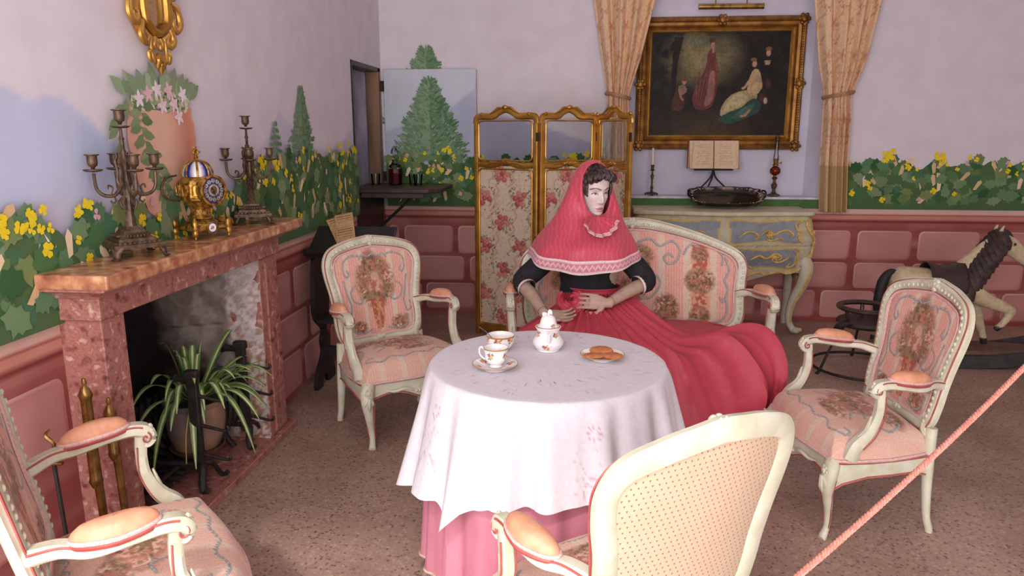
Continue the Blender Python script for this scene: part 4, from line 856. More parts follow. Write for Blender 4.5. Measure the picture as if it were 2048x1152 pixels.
def cloth_paint(P):     # eyelet and drawn-thread embroidery, colour of the pink cover showing through the cut-outs
    X = P.v * np.cos(P.u); Y = P.v * np.sin(P.u); Q = Paint(X, Y, (224, 219, 224))
    hole = (214, 168, 172)
    rr = random.Random(5)
    for k in range(8):
        a = k * math.pi / 4 + .3; c, s = math.cos(a), math.sin(a); T = lambda u, v: (c * u - s * v, s * u + c * v)
        for j in range(26):
            t = j / 25.0; u = .20 + .05 * math.sin(t * math.pi); v = (t - .5) * .17
            if j % 2: Q.line([T(u, v), T(u + .0, v + .004)], .0026, hole, .6)
            if j % 2: Q.line([T(u + .014, v), T(u + .014, v + .004)], .0022, hole, .5)
        for j in range(9): a2 = j * .7; Q.ell(*T(.31 + .02 * math.cos(a2), .06 + .02 * math.sin(a2)), .0042, .0026, hole, a2 + a, .8)
        for j in range(10): Q.ell(*T(rr.uniform(.08, .35), rr.uniform(-.1, .1)), .003, .003, (150, 104, 104), 0, .8)
    for k in range(5):
        a = -1.2 + k * 1.2566; c, s = math.cos(a), math.sin(a); T = lambda u, v: (c * u - s * v, s * u + c * v)
        for j in range(40): 
            u = .52 + .13 * rr.random(); v = rr.uniform(-.09, .09); aa = rr.uniform(0, 3.1); Q.ell(*T(u, v), .0075, .0030, (206, 184, 190), aa, .8)
        for j in range(26): t = j / 25 * 3.14; Q.ell(*T(.66 - .055 * math.sin(t), .055 * math.cos(t)), .006, .003, (196, 166, 172), t, .8)
        for j in range(8): t = j * .785; Q.ell(*T(.48 + .018 * math.cos(t), .018 * math.sin(t)), .008, .0032, (196, 158, 164), t + a, .9)
    P.c = Q.c
wc = vmat('white_linen', .85, .03, 60, spec=.2)
hem = lambda a: np.interp(np.degrees(a), [0, 45, 90, 135, 170, 185, 210, 226, 233, 240, 252, 270, 290, 315, 345, 360], [.38, .33, .30, .35, .42, .43, .37, .36, .43, .36, .32, .30, .295, .33, .38, .38])
cloth('white_tablecloth', TZ, TR + .012, hem, .075, .030, 19, wc, seed=9, nt_=480, paint=cloth_paint, label='white embroidered tablecloth draped over the round tea table', cat='tablecloth')
# ---- china on the table
def roses(P, spots, r, seed=1):
    q = random.Random(seed)
    for (x, y) in spots:
        for k in range(7): a = q.uniform(0, 6.28); P.ell(x + r * 1.25 * math.cos(a), y + r * 1.1 * math.sin(a), r * .55, r * .28, q.choice([(84, 110, 52), (120, 132, 66), (150, 128, 60)]), a)
        P.ell(x - r * .6, y + r * .25, r * .7, r * .7, (168, 48, 66)); P.ell(x - r * .6, y + r * .3, r * .35, r * .3, (206, 96, 104)); P.ell(x + r * .45, y - r * .25, r * .75, r * .7, (226, 142, 70)); P.ell(x + r * .4, y - r * .2, r * .38, r * .32, (242, 190, 120)); P.ell(x + r * 1.5, y + r * .4, r * .3, r * .3, (176, 60, 80))
def china(name, prof, c, root_, bands=(), rz=0, rose=None, n=72, rosesize=.012, base=(242, 238, 236)):
    pr_ = cr(prof, 5); pr_[:, 0] = np.maximum(pr_[:, 0], 0); V, F = lathe(pr_, n, c)
    ang = np.tile(np.arange(n) * 2 * math.pi / n, len(pr_)); arc = np.repeat(np.r_[0, np.cumsum(np.linalg.norm(np.diff(pr_, axis=0), axis=1))], n); rad = max(.02, float(pr_[:, 0].max()))
    P = Paint(ang * rad, arc, base); 
    if rose: roses(P, [((a % 6.283) * rad, s) for a, s in rose], rosesize)
    for s0, s1 in bands: P.mask(((arc > s0) & (arc < s1)).astype(float), (176, 128, 60))
    return mk(name, (V, F), M['china'], root_, col=P.c)
def arclen(prof, i): q = cr(prof, 5); d = np.r_[0, np.cumsum(np.linalg.norm(np.diff(q, axis=0), axis=1))]; return d[i * 5]
ZC = TZ + .0015
# saucer
sp = [(0, .004), (.03, .004), (.034, .0), (.038, .004), (.055, .012), (.072, .020), (.074, .0215), (.071, .0225), (.05, .015), (.03, .009), (0, .008)]
sauc = root('saucer', (-.274, 2.236, ZC), 'gold rimmed rose patterned saucer under the teacup', 'saucer')
s7 = arclen(sp, 8); china('dish', sp, (-.274, 2.236, ZC), sauc, [(arclen(sp, 5), arclen(sp, 7))], rose=[(k * 1.05 + .4, arclen(sp, 8) - .002) for k in range(6)], rosesize=.011)
cx, cy, cz = -.272, 2.238, ZC + .0105
cp_ = [(0, .004), (.02, .0), (.023, .002), (.019, .008), (.028, .014), (.038, .030), (.038, .045), (.042, .062), (.044, .068), (.0425, .0685), (.037, .05), (.034, .03), (.02, .014), (0, .013)]
cup_ = root('teacup', (cx, cy, cz), 'white rose patterned teacup with gold rim standing on the saucer', 'cup')
china('bowl', cp_, (cx, cy, cz), cup_, [(arclen(cp_, 7) + .003, arclen(cp_, 9))], rose=[(a, arclen(cp_, 6)) for a in (4.3, 5.9, 1.2, 2.7)], rosesize=.010)
hd = cr([(-.038, 0, .056), (-.052, 0, .066), (-.060, 0, .058), (-.058, 0, .040), (-.046, 0, .026), (-.036, 0, .024)], 5)
mk('handle', mv(tube(hd, [.004, .0035, .0035, .004], 8), (cx, cy, cz), rz=R(-10)), M['chinaw'] if 'chinaw' in M else M.setdefault('chinaw', mat('white_china', (242, 238, 236), rough=.15)), cup_)
bx, by_ = -.281, 2.452
bp = [(0, .005), (.026, .0), (.032, .001), (.03, .008), (.044, .016), (.053, .034), (.054, .05), (.056, .062), (.0545, .0625), (.051, .05), (.048, .03), (.03, .014), (0, .012)]
bw = root('slop_bowl', (bx, by_, ZC), 'wide rose patterned china bowl behind the teacup', 'bowl')
china('bowl', bp, (bx, by_, ZC), bw, [(arclen(bp, 6) + .008, arclen(bp, 8))], rose=[(a, arclen(bp, 6)) for a in (3.6, 4.6, 5.6, .6, 1.7, 2.6)], rosesize=.010)
mk('teaspoon', join(tube(cr([(bx - .02, by_ + .005, ZC + .03), (bx - .05, by_ - .005, ZC + .066), (bx - .075, by_ - .012, ZC + .086)], 5), [(.0022, .0014), (.002, .0014), (.0045, .0014)], 8), ball((bx - .012, by_ + .006, ZC + .024), (.014, .009, .004))), mat('silver', (176, 170, 164), rough=.25, metal=1), label='silver teaspoon leaning in the rose patterned bowl', cat='spoon')
sgx, sgy = -.115, 2.475
gp = [(0, .003), (.040, .0), (.042, .004), (.050, .014), (.058, .032), (.055, .050), (.043, .070), (.040, .085), (.045, .098), (.048, .104), (.046, .106), (.038, .10), (0, .10)]
sg_ = root('sugar_pot', (sgx, sgy, ZC), 'lidded rose patterned china sugar pot at the back of the table', 'sugar pot')
china('body', gp, (sgx, sgy, ZC), sg_, [(arclen(gp, 8) + .010, arclen(gp, 10))], rose=[(a, arclen(gp, 6) + .008) for a in (3.7, 5.5, .7, 2.2)] + [(4.65, arclen(gp, 4) - .006)], rosesize=.011)
lp = [(.040, .104), (.043, .106), (.034, .112), (.030, .125), (.025, .145), (.014, .156), (0, .158)]
lid = china('lid', lp, (sgx, sgy, ZC), sg_, [(0, .006)], rose=[(a, .016) for a in (5.3, 2.0)], rosesize=.008)
mk('finial', join(tube(cr([(sgx - .016, sgy, ZC + .150), (sgx - .018, sgy, ZC + .166), (sgx - .006, sgy, ZC + .160)], 4), [.006, .004, .005], 8), tube(cr([(sgx + .0, sgy, ZC + .156), (sgx + .006, sgy, ZC + .178), (sgx + .012, sgy, ZC + .160)], 4), [.005, .006, .004], 8)), M['chinaw'], lid)
for a in (-1.57 + .1, 1.57 + .1):
    d = np.array([math.cos(a), math.sin(a), 0]); o_ = np.array([sgx, sgy, ZC]); mk('handle', tube(cr([o_ + d * .041 + (0, 0, .086), o_ + d * .060 + (0, 0, .088), o_ + d * .066 + (0, 0, .072), o_ + d * .060 + (0, 0, .050)], 5), [.0045, .005, .0055, .006], 8), M['chinaw'], sg_)
    mk('handle_ring', tube([o_ + d * .062 + np.array([-d[1], d[0], 0]) * .007 * math.cos(t) + (0, 0, .09 + .007 * math.sin(t)) for t in np.linspace(0, 6.283, 15)[:-1]], .0025, 6, closed=True), M['chinaw'], sg_)
sg_.scale = (.95, .95, .80); bw.scale = (.88,) * 3; cup_.scale = (.92,) * 3
plx, ply = .072, 2.372
pl = root('biscuit_plate', (plx, ply, ZC), 'small gold rimmed plate holding the brown biscuits', 'plate')
china('plate', sp, (plx, ply, ZC), pl, [(arclen(sp, 5), arclen(sp, 7))], rose=[(k * 1.05 + .1, arclen(sp, 8) - .002) for k in range(6)], rosesize=.011)
M['biscuit'] = mat('biscuit', (196, 124, 78), (176, 104, 62), rough=.9, scale=60, bump=.6, bscale=200)
def biscuit(dx, dy, dz, a, tx, label):
    V, F = lathe([(0, 0), (.030, 0), (.034, .003), (.033, .008), (.028, .0105), (0, .011)], 40, sx=1.15, sy=.8, lobes=10, amp=.04); o = mk('biscuit', mv((V, F), (plx + dx, ply + dy, ZC + dz), rz=a, rx=tx), M['biscuit'], label=label, cat='biscuit', group='biscuits on the plate'); return o
biscuit(-.028, -.022, .0155, .3, -.05, 'scalloped brown biscuit at the front left of the plate')
biscuit(.032, -.016, .0155, -.35, .03, 'brown biscuit at the front right of the plate')
biscuit(-.002, .022, .022, -.1, .22, 'brown biscuit at the back, leaning on the other two')
# ============================================================ mannequin seated on the settee
mn = root('mannequin', (.04, 3.58, .48), 'seated mannequin in a pink hooded cape, black blouse and long red skirt', 'mannequin')
HC = np.array([.04, 3.60, 1.225]); YAW = R(33); PIT = R(9)
SKIN = (214, 196, 190); ARM = (182, 154, 134)
# ---- head (lofted sections with modelled features)
nz, na = 150, 168
zz = -.118 + .236 * (1 - np.cos(np.linspace(.04, math.pi - .02, nz))) / 2
fr = np.interp(zz, [-.118, -.112, -.10, -.085, -.075, -.06, -.045, -.02, 0, .025, .05, .075, .095, .11, .118], [.045, .072, .083, .083, .0845, .083, .085, .087, .086, .089, .089, .082, .064, .034, .004])
wd = np.interp(zz, [-.118, -.112, -.10, -.085, -.06, -.03, 0, .03, .06, .085, .105, .118], [.016, .026, .037, .046, .056, .064, .067, .070, .069, .060, .040, .004])
bk = np.interp(zz, [-.118, -.105, -.085, -.06, -.02, .04, .08, .105, .118], [-.01, .015, .045, .07, .09, .10, .087, .055, .004])
a = np.linspace(0, 2 * math.pi, na, endpoint=False); a = a + .35 * np.sin(2 * (a - math.pi * 1.5)) * .5
ca, sa = np.cos(a), np.sin(a)
X = wd[:, None] * np.sign(ca) * np.abs(ca) ** .92; Y = np.where(sa < 0, fr[:, None] * -np.abs(sa) ** .9, bk[:, None] * np.abs(sa) ** .95); Z = np.tile(zz[:, None], (1, na))
front = (Y < .0) * np.clip(-Y / .03, 0, 1)
g = lambda cx, cz, sx, sz: np.exp(-((X - cx) / sx) ** 2 - ((Z - cz) / sz) ** 2)
ga = lambda cx, cz, sx, sz: g(cx, cz, sx, sz) + g(-cx, cz, sx, sz)
d = np.zeros_like(X)
nr = np.interp(Z, [-.056, -.047, -.042, -.030, -.01, .012, .03], [0, .006, .018, .021, .013, .005, 0]); d += nr * np.exp(-(X / np.interp(Z, [-.05, -.035, -.01, .02], [.011, .0105, .0085, .009])) ** 2)
d += .0055 * ga(.0125, -.040, .006, .007)
d -= .0115 * ga(.030, .004, .017, .011); d += .0065 * ga(.031, .000, .0125, .0085); d += .004 * ga(.028, .023, .022, .007); d -= .003 * g(0, .014, .01, .008)
mw = np.exp(-(X / .021) ** 4); d += .0055 * g(0, -.0675, .018, .0045) + .0065 * g(0, -.0800, .015, .0055) - .0040 * np.exp(-((Z + .0735) / .0022) ** 2) * mw - .004 * g(0, -.091, .018, .005) - .002 * g(0, -.058, .004, .006)
d += .006 * g(0, -.104, .017, .011) + .0045 * ga(.046, -.022, .016, .018) - .004 * ga(.05, -.065, .014, .018)
Y = Y - d * front
P = Paint(X, Z, SKIN); fm = (front.ravel() > .3)
Pf = Paint(X.ravel()[fm], Z.ravel()[fm], SKIN)
for s in (-1, 1):
    Pf.ell(s * .048, -.035, .02, .018, (216, 176, 168), 0, .35, 1)
    Pf.line(cr([(s * .011, .021), (s * .028, .0275), (s * .042, .027), (s * .053, .020)], 5), .0034, (92, 66, 58), .95)
    Pf.ell(s * .031, .006, .018, .009, (190, 160, 152), 0, .6, .8)
    Pf.ell(s * .031, -.001, .0125, .0038, (214, 206, 202)); Pf.ell(s * .031, -.0012, .0042, .0040, (78, 60, 50))
    Pf.line(cr([(s * .0175, -.002), (s * .024, .0032), (s * .032, .0042), (s * .040, .002), (s * .0465, -.0025)], 5), .0024, (44, 30, 30))
    Pf.ell(s * .0065, -.0475, .0035, .0016, (150, 116, 110), 0, .7)
Pf.poly(cr([(-.0215, -.0735), (-.012, -.0675), (-.004, -.0635), (0, -.0655), (.004, -.0635), (.012, -.0675), (.0215, -.0735), (0, -.0738)], 4, True), (196, 128, 122))
Pf.poly(cr([(-.0215, -.0738), (0, -.0742), (.0215, -.0738), (.012, -.083), (0, -.0865), (-.012, -.083)], 4, True), (206, 142, 134)); Pf.line([(-.021, -.0738), (0, -.0742), (.021, -.0738)], .0008, (140, 80, 78))
cc = P.c.copy(); cc[fm] = Pf.c; hv, hf = grid(np.stack([X, Y, Z], 2), close_v=True); hf.append(tuple(range(na))[::-1]); hf.append(tuple((nz - 1) * na + k for k in range(na)))
HM = np.array((Matrix.Rotation(YAW, 3, 'Z') @ Matrix.Rotation(PIT, 3, 'X')))
toH = lambda V: np.asarray(V, float) @ HM.T + HC
ears = []
for s in (-1, 1): ears.append(toH(np.array(ball((s * .069, .008, -.012), (.008, .018, .030), 12, 10)[0])))
eF = ball((0, 0, 0), 1, 12, 10)[1]
# ---- body with arms and five-fingered hands, fused by a voxel remesh
parts = []
SHL, SHR = np.array([-.115, 3.605, .945]), np.array([.180, 3.605, .945]); ELL, ELR = np.array([-.295, 3.55, .775]), np.array([.310, 3.55, .79]); WRL, WRR = np.array([-.175, 3.335, .668]), np.array([.125, 3.375, .715])
tors = lathe([(0, .48), (.14, .48), (.165, .55), (.135, .68), (.115, .74), (.13, .82), (.145, .92), (.13, .97), (.08, 1.03), (.05, 1.07), (.045, 1.13), (0, 1.14)], 28, sy=.68); parts.append((tors[0] + np.array([.05, 3.60, 0]), tors[1]))
for S, E_, W_ in ((SHL, ELL, WRL), (SHR, ELR, WRR)):
    parts.append(tube(cr([S + (0, 0, .0), (S + E_) / 2, E_, E_ * .55 + W_ * .45, W_], 6), [.050, .043, .037, .033, .0235], 12)); parts.append(ball(S, .052, 12, 8)); parts.append(ball(E_, .037, 12, 8))
for s in (-1, 1): parts.append(tube(cr([(.05 + s * .09, 3.58, .56), (.05 + s * .11, 3.25, .56), (.05 + s * .11, 3.13, .50), (.05 + s * .11, 3.14, .25), (.05 + s * .11, 3.14, .05), (.05 + s * .12, 3.04, .035)], 5), [.085, .065, .058, .045, .032, .03], 12))
def hand(W_, dirv, nor, curl, thumb_side, spread=.06, tcurl=.3, lift=(0, 0, 0, 0)):
    dirv = nrm(dirv); nor = nrm(np.asarray(nor, float) - (np.asarray(nor, float) @ dirv) * dirv); side = np.cross(nor, dirv) * thumb_side    # side points to the thumb
    out = [tube(cr([W_ - dirv * .02, W_ + dirv * .015, W_ + dirv * .05, W_ + dirv * .088], 4), [(.022, .018), (.025, .016), (.036, .0135), (.037, .011)], 12, up=nor)]
    for k, (off, L, r_) in enumerate(((.031, .072, .0080), (.0105, .080, .0082), (-.0105, .075, .0078), (-.0305, .060, .0070))):
        b_ = W_ + dirv * (.084 - .004 * abs(k - 1)) + side * off; pts = [b_ - dirv * .02, b_]; ang = lift[k]; p_ = b_; sp = (1.5 - k) * spread
        for fr_, dc in ((.45, curl * .55), (.32, curl), (.25, curl * .7)):
            ang += dc; v = (dirv * math.cos(ang) - nor * math.sin(ang)); v = nrm(v + side * sp); p_ = p_ + v * L * fr_; pts.append(p_)
        out.append(tube(cr(pts, 4), [r_ * 1.05, r_ * 1.08, r_, r_ * .92, r_ * .72], 9)); out.append(ball(pts[-1], r_ * .78, 8, 6))
    b_ = W_ + dirv * .022 + side * .022; t1 = b_ + (dirv * .6 + side * .75 - nor * .25) * .034; t2 = t1 + nrm(dirv * .9 + side * (.35 - tcurl * .3) - nor * .3) * .032; t3 = t2 + nrm(dirv * 1.0 + side * (.1 - tcurl) - nor * .2) * .026
    out.append(tube(cr([b_ - side * .012, t1, t2, t3], 5), [.015, .0125, .0102, .0078], 9)); out.append(ball(t3, .0082, 8, 6))
    return out
parts += hand(WRL, (.88, -.22, -.06), (.12, .42, -.9), .34, 1, .03, .2, (-.12, -.05, 0, .05))
parts += hand(WRR, (-.97, -.08, .10), (-.08, -.92, .38), .20, 1, .03, .35, (.05, .08, .1, .1))
bmsh = bpy.data.meshes.new('body_tmp'); VV, FF = join(*parts); bmsh.from_pydata(VV.tolist(), [], FF); bo = bpy.data.objects.new('body_tmp', bmsh); COL.objects.link(bo)
rm = bo.modifiers.new('remesh', 'REMESH'); rm.mode = 'VOXEL'; rm.voxel_size = .0034; sm = bo.modifiers.new('smooth', 'SMOOTH'); sm.factor = .5; sm.iterations = 4
bpy.context.view_layer.update(); dg = bpy.context.evaluated_depsgraph_get(); em = bo.evaluated_get(dg).to_mesh()
bv = np.empty(len(em.vertices) * 3); em.vertices.foreach_get('co', bv); bv = bv.reshape(-1, 3); bf_ = [tuple(p_.vertices) for p_ in em.polygons]
bpy.data.objects.remove(bo)
bcol = np.tile(lin(ARM), (len(bv), 1))
nv_ = join((toH(hv), hf), (ears[0], eF), (ears[1], eF), (bv, bf_))
mk('body', nv_, vmat('mannequin_paint', .42, .05, 25, spec=.4), mn, col=np.vstack([cc, np.tile(lin(SKIN), (len(ears[0]) * 2, 1)), bcol]))
for W_, E_ in ((WRL, ELL), (WRR, ELR)):
    ax = nrm(E_ - W_); p_ = W_ + ax * .018; mk('wrist_joint', tube([p_ - ax * .0008, p_ + ax * .0008], .0252, 18), mat('joint_line', (120, 96, 84), rough=.7), mn)
# ---- hair
hb = mat('brown_hair', (66, 46, 42), (34, 24, 23), rough=.45, scale=60, bump=.8, bscale=160)
nzh, nah = 40, 90; th = np.linspace(.0, 2.05, nzh); ph = np.linspace(0, 2 * math.pi, nah, endpoint=False)
TH, PH = np.meshgrid(th, ph, indexing='ij'); lim = 1.0 + .95 * (1 - np.clip((-np.sin(PH) + .25) / 1.0, 0, 1)) ; TT = TH / 2.05 * np.clip(lim, .9, 1.95)
nn = .010 * np.sin(PH * 9 + TT * 7) + .008 * np.sin(PH * 17 - TT * 11 + 1)
hx = (.078 + nn * .8) * np.sin(TT) * np.cos(PH); hy = np.where(np.sin(PH) < 0, .101, .102) * (1 + nn * 8 * .1) * np.sin(TT) * np.sin(PH) + .002; hz = (.107 + nn * .4) * np.cos(TT) + .024
mk('hair', (toH(grid(np.stack([hx, hy, hz], 2), close_v=True)[0]), grid(np.stack([hx, hy, hz], 2), close_v=True)[1]), hb, mn)
hr = random.Random(3)
for k in range(30):
    x0 = -.07 + .14 * k / 29.0; z0 = .092 - 5.5 * x0 * x0 + hr.uniform(-.006, .008); s = hr.choice((-1, 1)); y0 = -.084 + 6.5 * x0 * x0
    L_ = cr([(x0, y0 + .035, z0 + .015), (x0 + s * .006, y0 + .002, z0 + .012), (x0 + s * .016, y0 - .010, z0 - .004), (x0 + s * .010, y0 - .010, z0 - .018), (x0 - s * .002, y0 - .006, z0 - .013)], 5)
    mk('curl', (toH(tube(L_, [.006, .010, .010, .007, .002], 6)[0]), tube(L_, [.006, .010, .010, .007, .002], 6)[1]), hb, mn)
for s in (-1, 1):
    for j in range(2):
        L_ = cr([(s * .066, -.035 - .008 * j, .06), (s * (.071 - .002 * j), -.045 - .008 * j, .03), (s * (.070 - .002 * j), -.044 - .010 * j, .0 - .004 * j), (s * (.066 - .004 * j), -.052 - .008 * j, -.012 - .004 * j)], 5); T_ = tube(L_, [.006, .008, .007, .002], 6); mk('curl', (toH(T_[0]), T_[1]), hb, mn)
# ---- hooded cape
pink = _nt('pink_moire'); M['cape'] = pink[0]; nt, b = pink[1], pink[2]
wn = noise_node(nt, 9, 2, vec=(1, 1, .6)); wv = nt.nodes.new('ShaderNodeTexWave'); wv.inputs['Scale'].default_value = 14; wv.inputs['Distortion'].default_value = 9; wv.inputs['Detail'].default_value = 2
tc = nt.nodes.new('ShaderNodeTexCoord'); nt.links.new(tc.outputs['Object'], wv.inputs['Vector'])
nt.links.new(ramp(nt, wv.outputs[1], [(.3, (192, 66, 84)), (.9, (196, 70, 88)), (1.0, (206, 86, 102))]), b.inputs['Base Color']); b.inputs['Roughness'].default_value = .55; b.inputs['Sheen Weight'].default_value = .15
nph = 120; ph = np.linspace(0, 2 * math.pi, nph, endpoint=False); C_, S_ = np.cos(ph), np.sin(ph); fb = (1 - C_) / 2    # 0 at the back seam, 1 at the front
def rotz(V, q): k, s = math.cos(q), math.sin(q); return np.stack([V[:, 0] * k - V[:, 1] * s, V[:, 0] * s + V[:, 1] * k, V[:, 2]], 1)
L0 = rotz(np.stack([.0785 * np.sign(S_) * np.abs(S_) ** .8, -.030 - .030 * fb ** 2, np.where(C_ > 0, .126, .122) * C_ + .004], 1), YAW)
L0b = rotz(np.stack([.092 * S_, -.018 - .045 * fb, np.where(C_ > 0, .143, .140) * C_], 1), YAW)
L1 = rotz(np.stack([.112 * S_, .055 - .135 * fb, np.where(C_ > 0, .132, .165) * C_ - .01], 1), YAW * .8)
L2 = np.array([-.015, 0, 0]) + rotz(np.stack([.165 * S_, .125 - .285 * fb, -.04 - .175 * fb ** .8], 1), YAW * .35)
L3 = np.stack([-.03 + .235 * S_, .165 - .385 * fb, -.16 - .10 * fb ** .8 - .02 * np.abs(S_)], 1)
L4 = np.stack([-.035 + .272 * S_, .20 - .43 * fb, -.285 - .085 * fb ** 2 - .005 * np.abs(S_) - .004 * np.sin(ph * 7)], 1)
LL = [L0, L0b, L1, L2, L3, L4]; LL = [l + HC for l in LL]; G = cr(np.array(LL), 9)
fold = np.linspace(0, 1, len(G))[:, None] ** 2 * .008 * np.sin(ph * 8 + .6); dirn = nrm(G - (HC + np.array([0, 0, -.2]))); G = G + dirn * fold[..., None]
cape = mk('hooded_cape', grid(G, close_v=True), M['cape'], mn, solid=.004)
def trim(rowA, rowB, name, parent, out, closed=True, zig=60):
    n_ = 9; V = []; uu = np.linspace(0, 1, n_); m_ = len(rowA); rep = np.linspace(0, m_, m_ * 4, endpoint=False) if closed else np.linspace(0, m_ - 1, m_ * 4)
    def at(rw, t): i = np.floor(t).astype(int); j = (i + 1) % m_ if closed else np.minimum(i + 1, m_ - 1); f = (t - i)[:, None]; return rw[i % m_] * (1 - f) + rw[j] * f
    A, B_ = at(rowA, rep), at(rowB, rep); bul = .003 * np.sin(uu * math.pi) + .003
    Gt = A[:, None] * (1 - uu[None, :, None]) + B_[:, None] * uu[None, :, None] + out(A)[:, None] * bul[None, :, None]
    P = Paint(np.tile((rep / m_)[:, None], (1, n_)), np.tile(uu, (len(rep), 1)), (232, 214, 208)); zg = np.abs(((P.u * zig) % 1) - .5) * 2 * .3 + .35
    P.mask((np.abs(P.v - .5) < .27).astype(float), (214, 132, 142)); P.mask(np.clip(1 - np.abs(P.v - zg) / .12, 0, 1), (238, 222, 226)); 
    return mk(name, grid(Gt, close_u=closed), vmat('lace_braid', .8, .15, 300, bump=.4), parent, col=P.c)
outc = lambda A: nrm((A - (HC + np.array([0, 0, -.3]))) * np.array([1, 1, .2]))
trim(G[-6] * .55 + G[-5] * .45, G[-1] + np.array([0, 0, -.006]), 'lace_border', cape, outc)
# ---- pleated collar bow under the chin
cc_ = toH((0, -.112, -.122)) + np.array([-.04, -.008, .024]); fx_ = np.array([math.cos(YAW * .6), math.sin(YAW * .6), 0]); fy_ = np.array([-math.sin(YAW * .6), math.cos(YAW * .6), 0])
aa = np.linspace(R(-172), R(-8), 90); rr_ = np.linspace(.006, .088, 16)
A_, R_ = np.meshgrid(aa, rr_, indexing='ij'); dep = -.022 - .080 * (R_ / .088) + .010 * (R_ / .088) * np.sin(A_ * 13) ; sc = 1 + .04 * np.cos(A_ * 13)
G2 = cc_ + fx_ * (R_ * np.cos(A_) * sc)[..., None] + fy_ * dep[..., None] + np.array([0, 0, 1.0]) * (R_ * np.sin(A_) * 1.0)[..., None]
colr = mk('collar', grid(G2), M['cape'], mn, solid=.003); trim(G2[:, -3], G2[:, -1] + np.array([0, 0, -.003]), 'collar_braid', colr, lambda A: np.tile(-fy_, (len(A), 1)) * 1.3, closed=False, zig=22)
# ---- black blouse with elbow sleeves
blk = mat('black_cotton', (30, 28, 32), (20, 19, 22), rough=.85, scale=30, bump=.2)
bl = lathe([(.143, .722), (.138, .75), (.142, .80), (.155, .87), (.160, .93), (.145, .98), (.09, 1.02), (.045, 1.05)], 40, smooth=4, sy=.66); 
blo = mk('blouse', (bl[0] + np.array([.03, 3.60, 0]), bl[1]), blk, mn)
for S, E_, W_, sgn in ((SHL, ELL, WRL, -1), (SHR, ELR, WRR, 1)):
    q = cr([S, (S + E_) / 2, E_ * .97 + S * .03, E_ * .80 + W_ * .20], 6); k = len(q); T_ = tube(q, [.054, .058, .056, .047], 18, caps=False); V = T_[0] + (nprng.normal(0, .0008, T_[0].shape)); mk('sleeve', (V, T_[1]), blk, blo)
    e = q[-1]; dv = nrm(q[-1] - q[-3]); mk('cuff_lace', tube([e - dv * .004, e + dv * .004, e + dv * .010], [.0478, .049, .0475], 18, caps=False), mat('cuff_white', (226, 206, 204), rough=.8), blo)
    for j in range(5 if sgn < 0 else 2): mk('cuff_button', ball(e - dv * (.004 + .014 * j) + np.array([sgn * (.046 + .0015 * j), -.014, .0]), .0045, 8, 6), M['brass'], blo)
# ---- long red skirt spread over the settee
red = mat('red_damask', (190, 62, 78), (176, 52, 68), rough=.6, scale=26, detail=6, bump=.2, bscale=60, stops=[(.40, (182, 60, 76)), (.58, (186, 62, 78)), (.68, (194, 72, 86))])
KP = [  # angle (deg, 0 = +x, counter-clockwise): hip, lap edge, drop, hem
 (0,   (.26, 3.55, .695), (.50, 3.42, .565), (.83, 3.40, .585), (.90, 3.29, .42), (.845, 3.235, .16)),
 (-22, (.24, 3.49, .69), (.46, 3.33, .57), (.72, 3.28, .575), (.84, 3.23, .38), (.79, 3.23, .13)),
 (-45, (.17, 3.43, .69), (.36, 3.22, .585), (.50, 3.13, .53), (.60, 3.05, .32), (.63, 3.06, .05)),
 (-70, (.09, 3.41, .685), (.20, 3.15, .61), (.26, 3.05, .53), (.30, 2.97, .30), (.33, 2.95, .03)),
 (-95, (.02, 3.40, .68), (.01, 3.14, .615), (.00, 3.04, .54), (-.02, 2.97, .30), (-.02, 2.94, .03)),
 (-120, (-.05, 3.42, .68), (-.14, 3.20, .61), (-.19, 3.10, .54), (-.24, 3.02, .30), (-.26, 3.0, .03)),
 (-150, (-.10, 3.47, .68), (-.22, 3.32, .615), (-.30, 3.24, .56), (-.34, 3.16, .30), (-.37, 3.12, .04)),
 (-178, (-.11, 3.56, .67), (-.23, 3.48, .595), (-.30, 3.42, .53), (-.35, 3.34, .36), (-.39, 3.30, .08)),
 (-215, (-.05, 3.66, .66), (-.14, 3.70, .60), (-.20, 3.72, .54), (-.22, 3.73, .525), (-.24, 3.73, .52)),
 (-270, (.05, 3.69, .66), (.05, 3.745, .60), (.05, 3.77, .54), (.05, 3.78, .525), (.05, 3.785, .52)),
 (-325, (.17, 3.65, .67), (.34, 3.68, .585), (.52, 3.70, .555), (.70, 3.66, .545), (.80, 3.60, .53))]
A = np.array([k[0] for k in KP], float); nA = 300; aq = np.linspace(0, -360, nA, endpoint=False)
loops = [np.stack([.05 + .142 * np.cos(np.radians(aq)), 3.60 + .104 * np.sin(np.radians(aq)), np.full(nA, .752)], 1), np.stack([.05 + .146 * np.cos(np.radians(aq)), 3.60 + .108 * np.sin(np.radians(aq)), np.full(nA, .725)], 1)]
for j in range(1, 6):
    C3 = cr(np.array([k[j] for k in KP]), 24, True); th_ = np.concatenate([np.linspace(A[i], (A[i + 1] if i + 1 < len(A) else -360), 24, endpoint=False) for i in range(len(A))])
    loops.append(np.stack([np.interp(-aq, -th_, C3[:, c_], period=360) for c_ in range(3)], 1))
G = cr(np.array(loops), 14); nr_ = len(G); t = np.linspace(0, 1, nr_)[:, None]; ar = np.radians(aq)[None]
wob = .25 * np.sin(3 * ar + 1) + .2 * np.sin(5 * ar); fine = np.sin(46 * (ar + .1 * wob * t)); big = (1.3 - 2.2 * np.abs(np.sin(7.5 * ar + 1.1 * t + 1.5 * wob)) ** .8) * .7 + (.6 - np.abs(np.sin(17 * ar + 1.5 * t + 1.0))) * .5
env1 = np.clip((t - .14) / .08, 0, 1) * np.clip(1 - (t - .2) / .5, 0.12, 1); env2 = np.clip((t - .25) / .35, 0, 1)
frontw = np.clip(.35 - np.sin(ar), 0, 1)
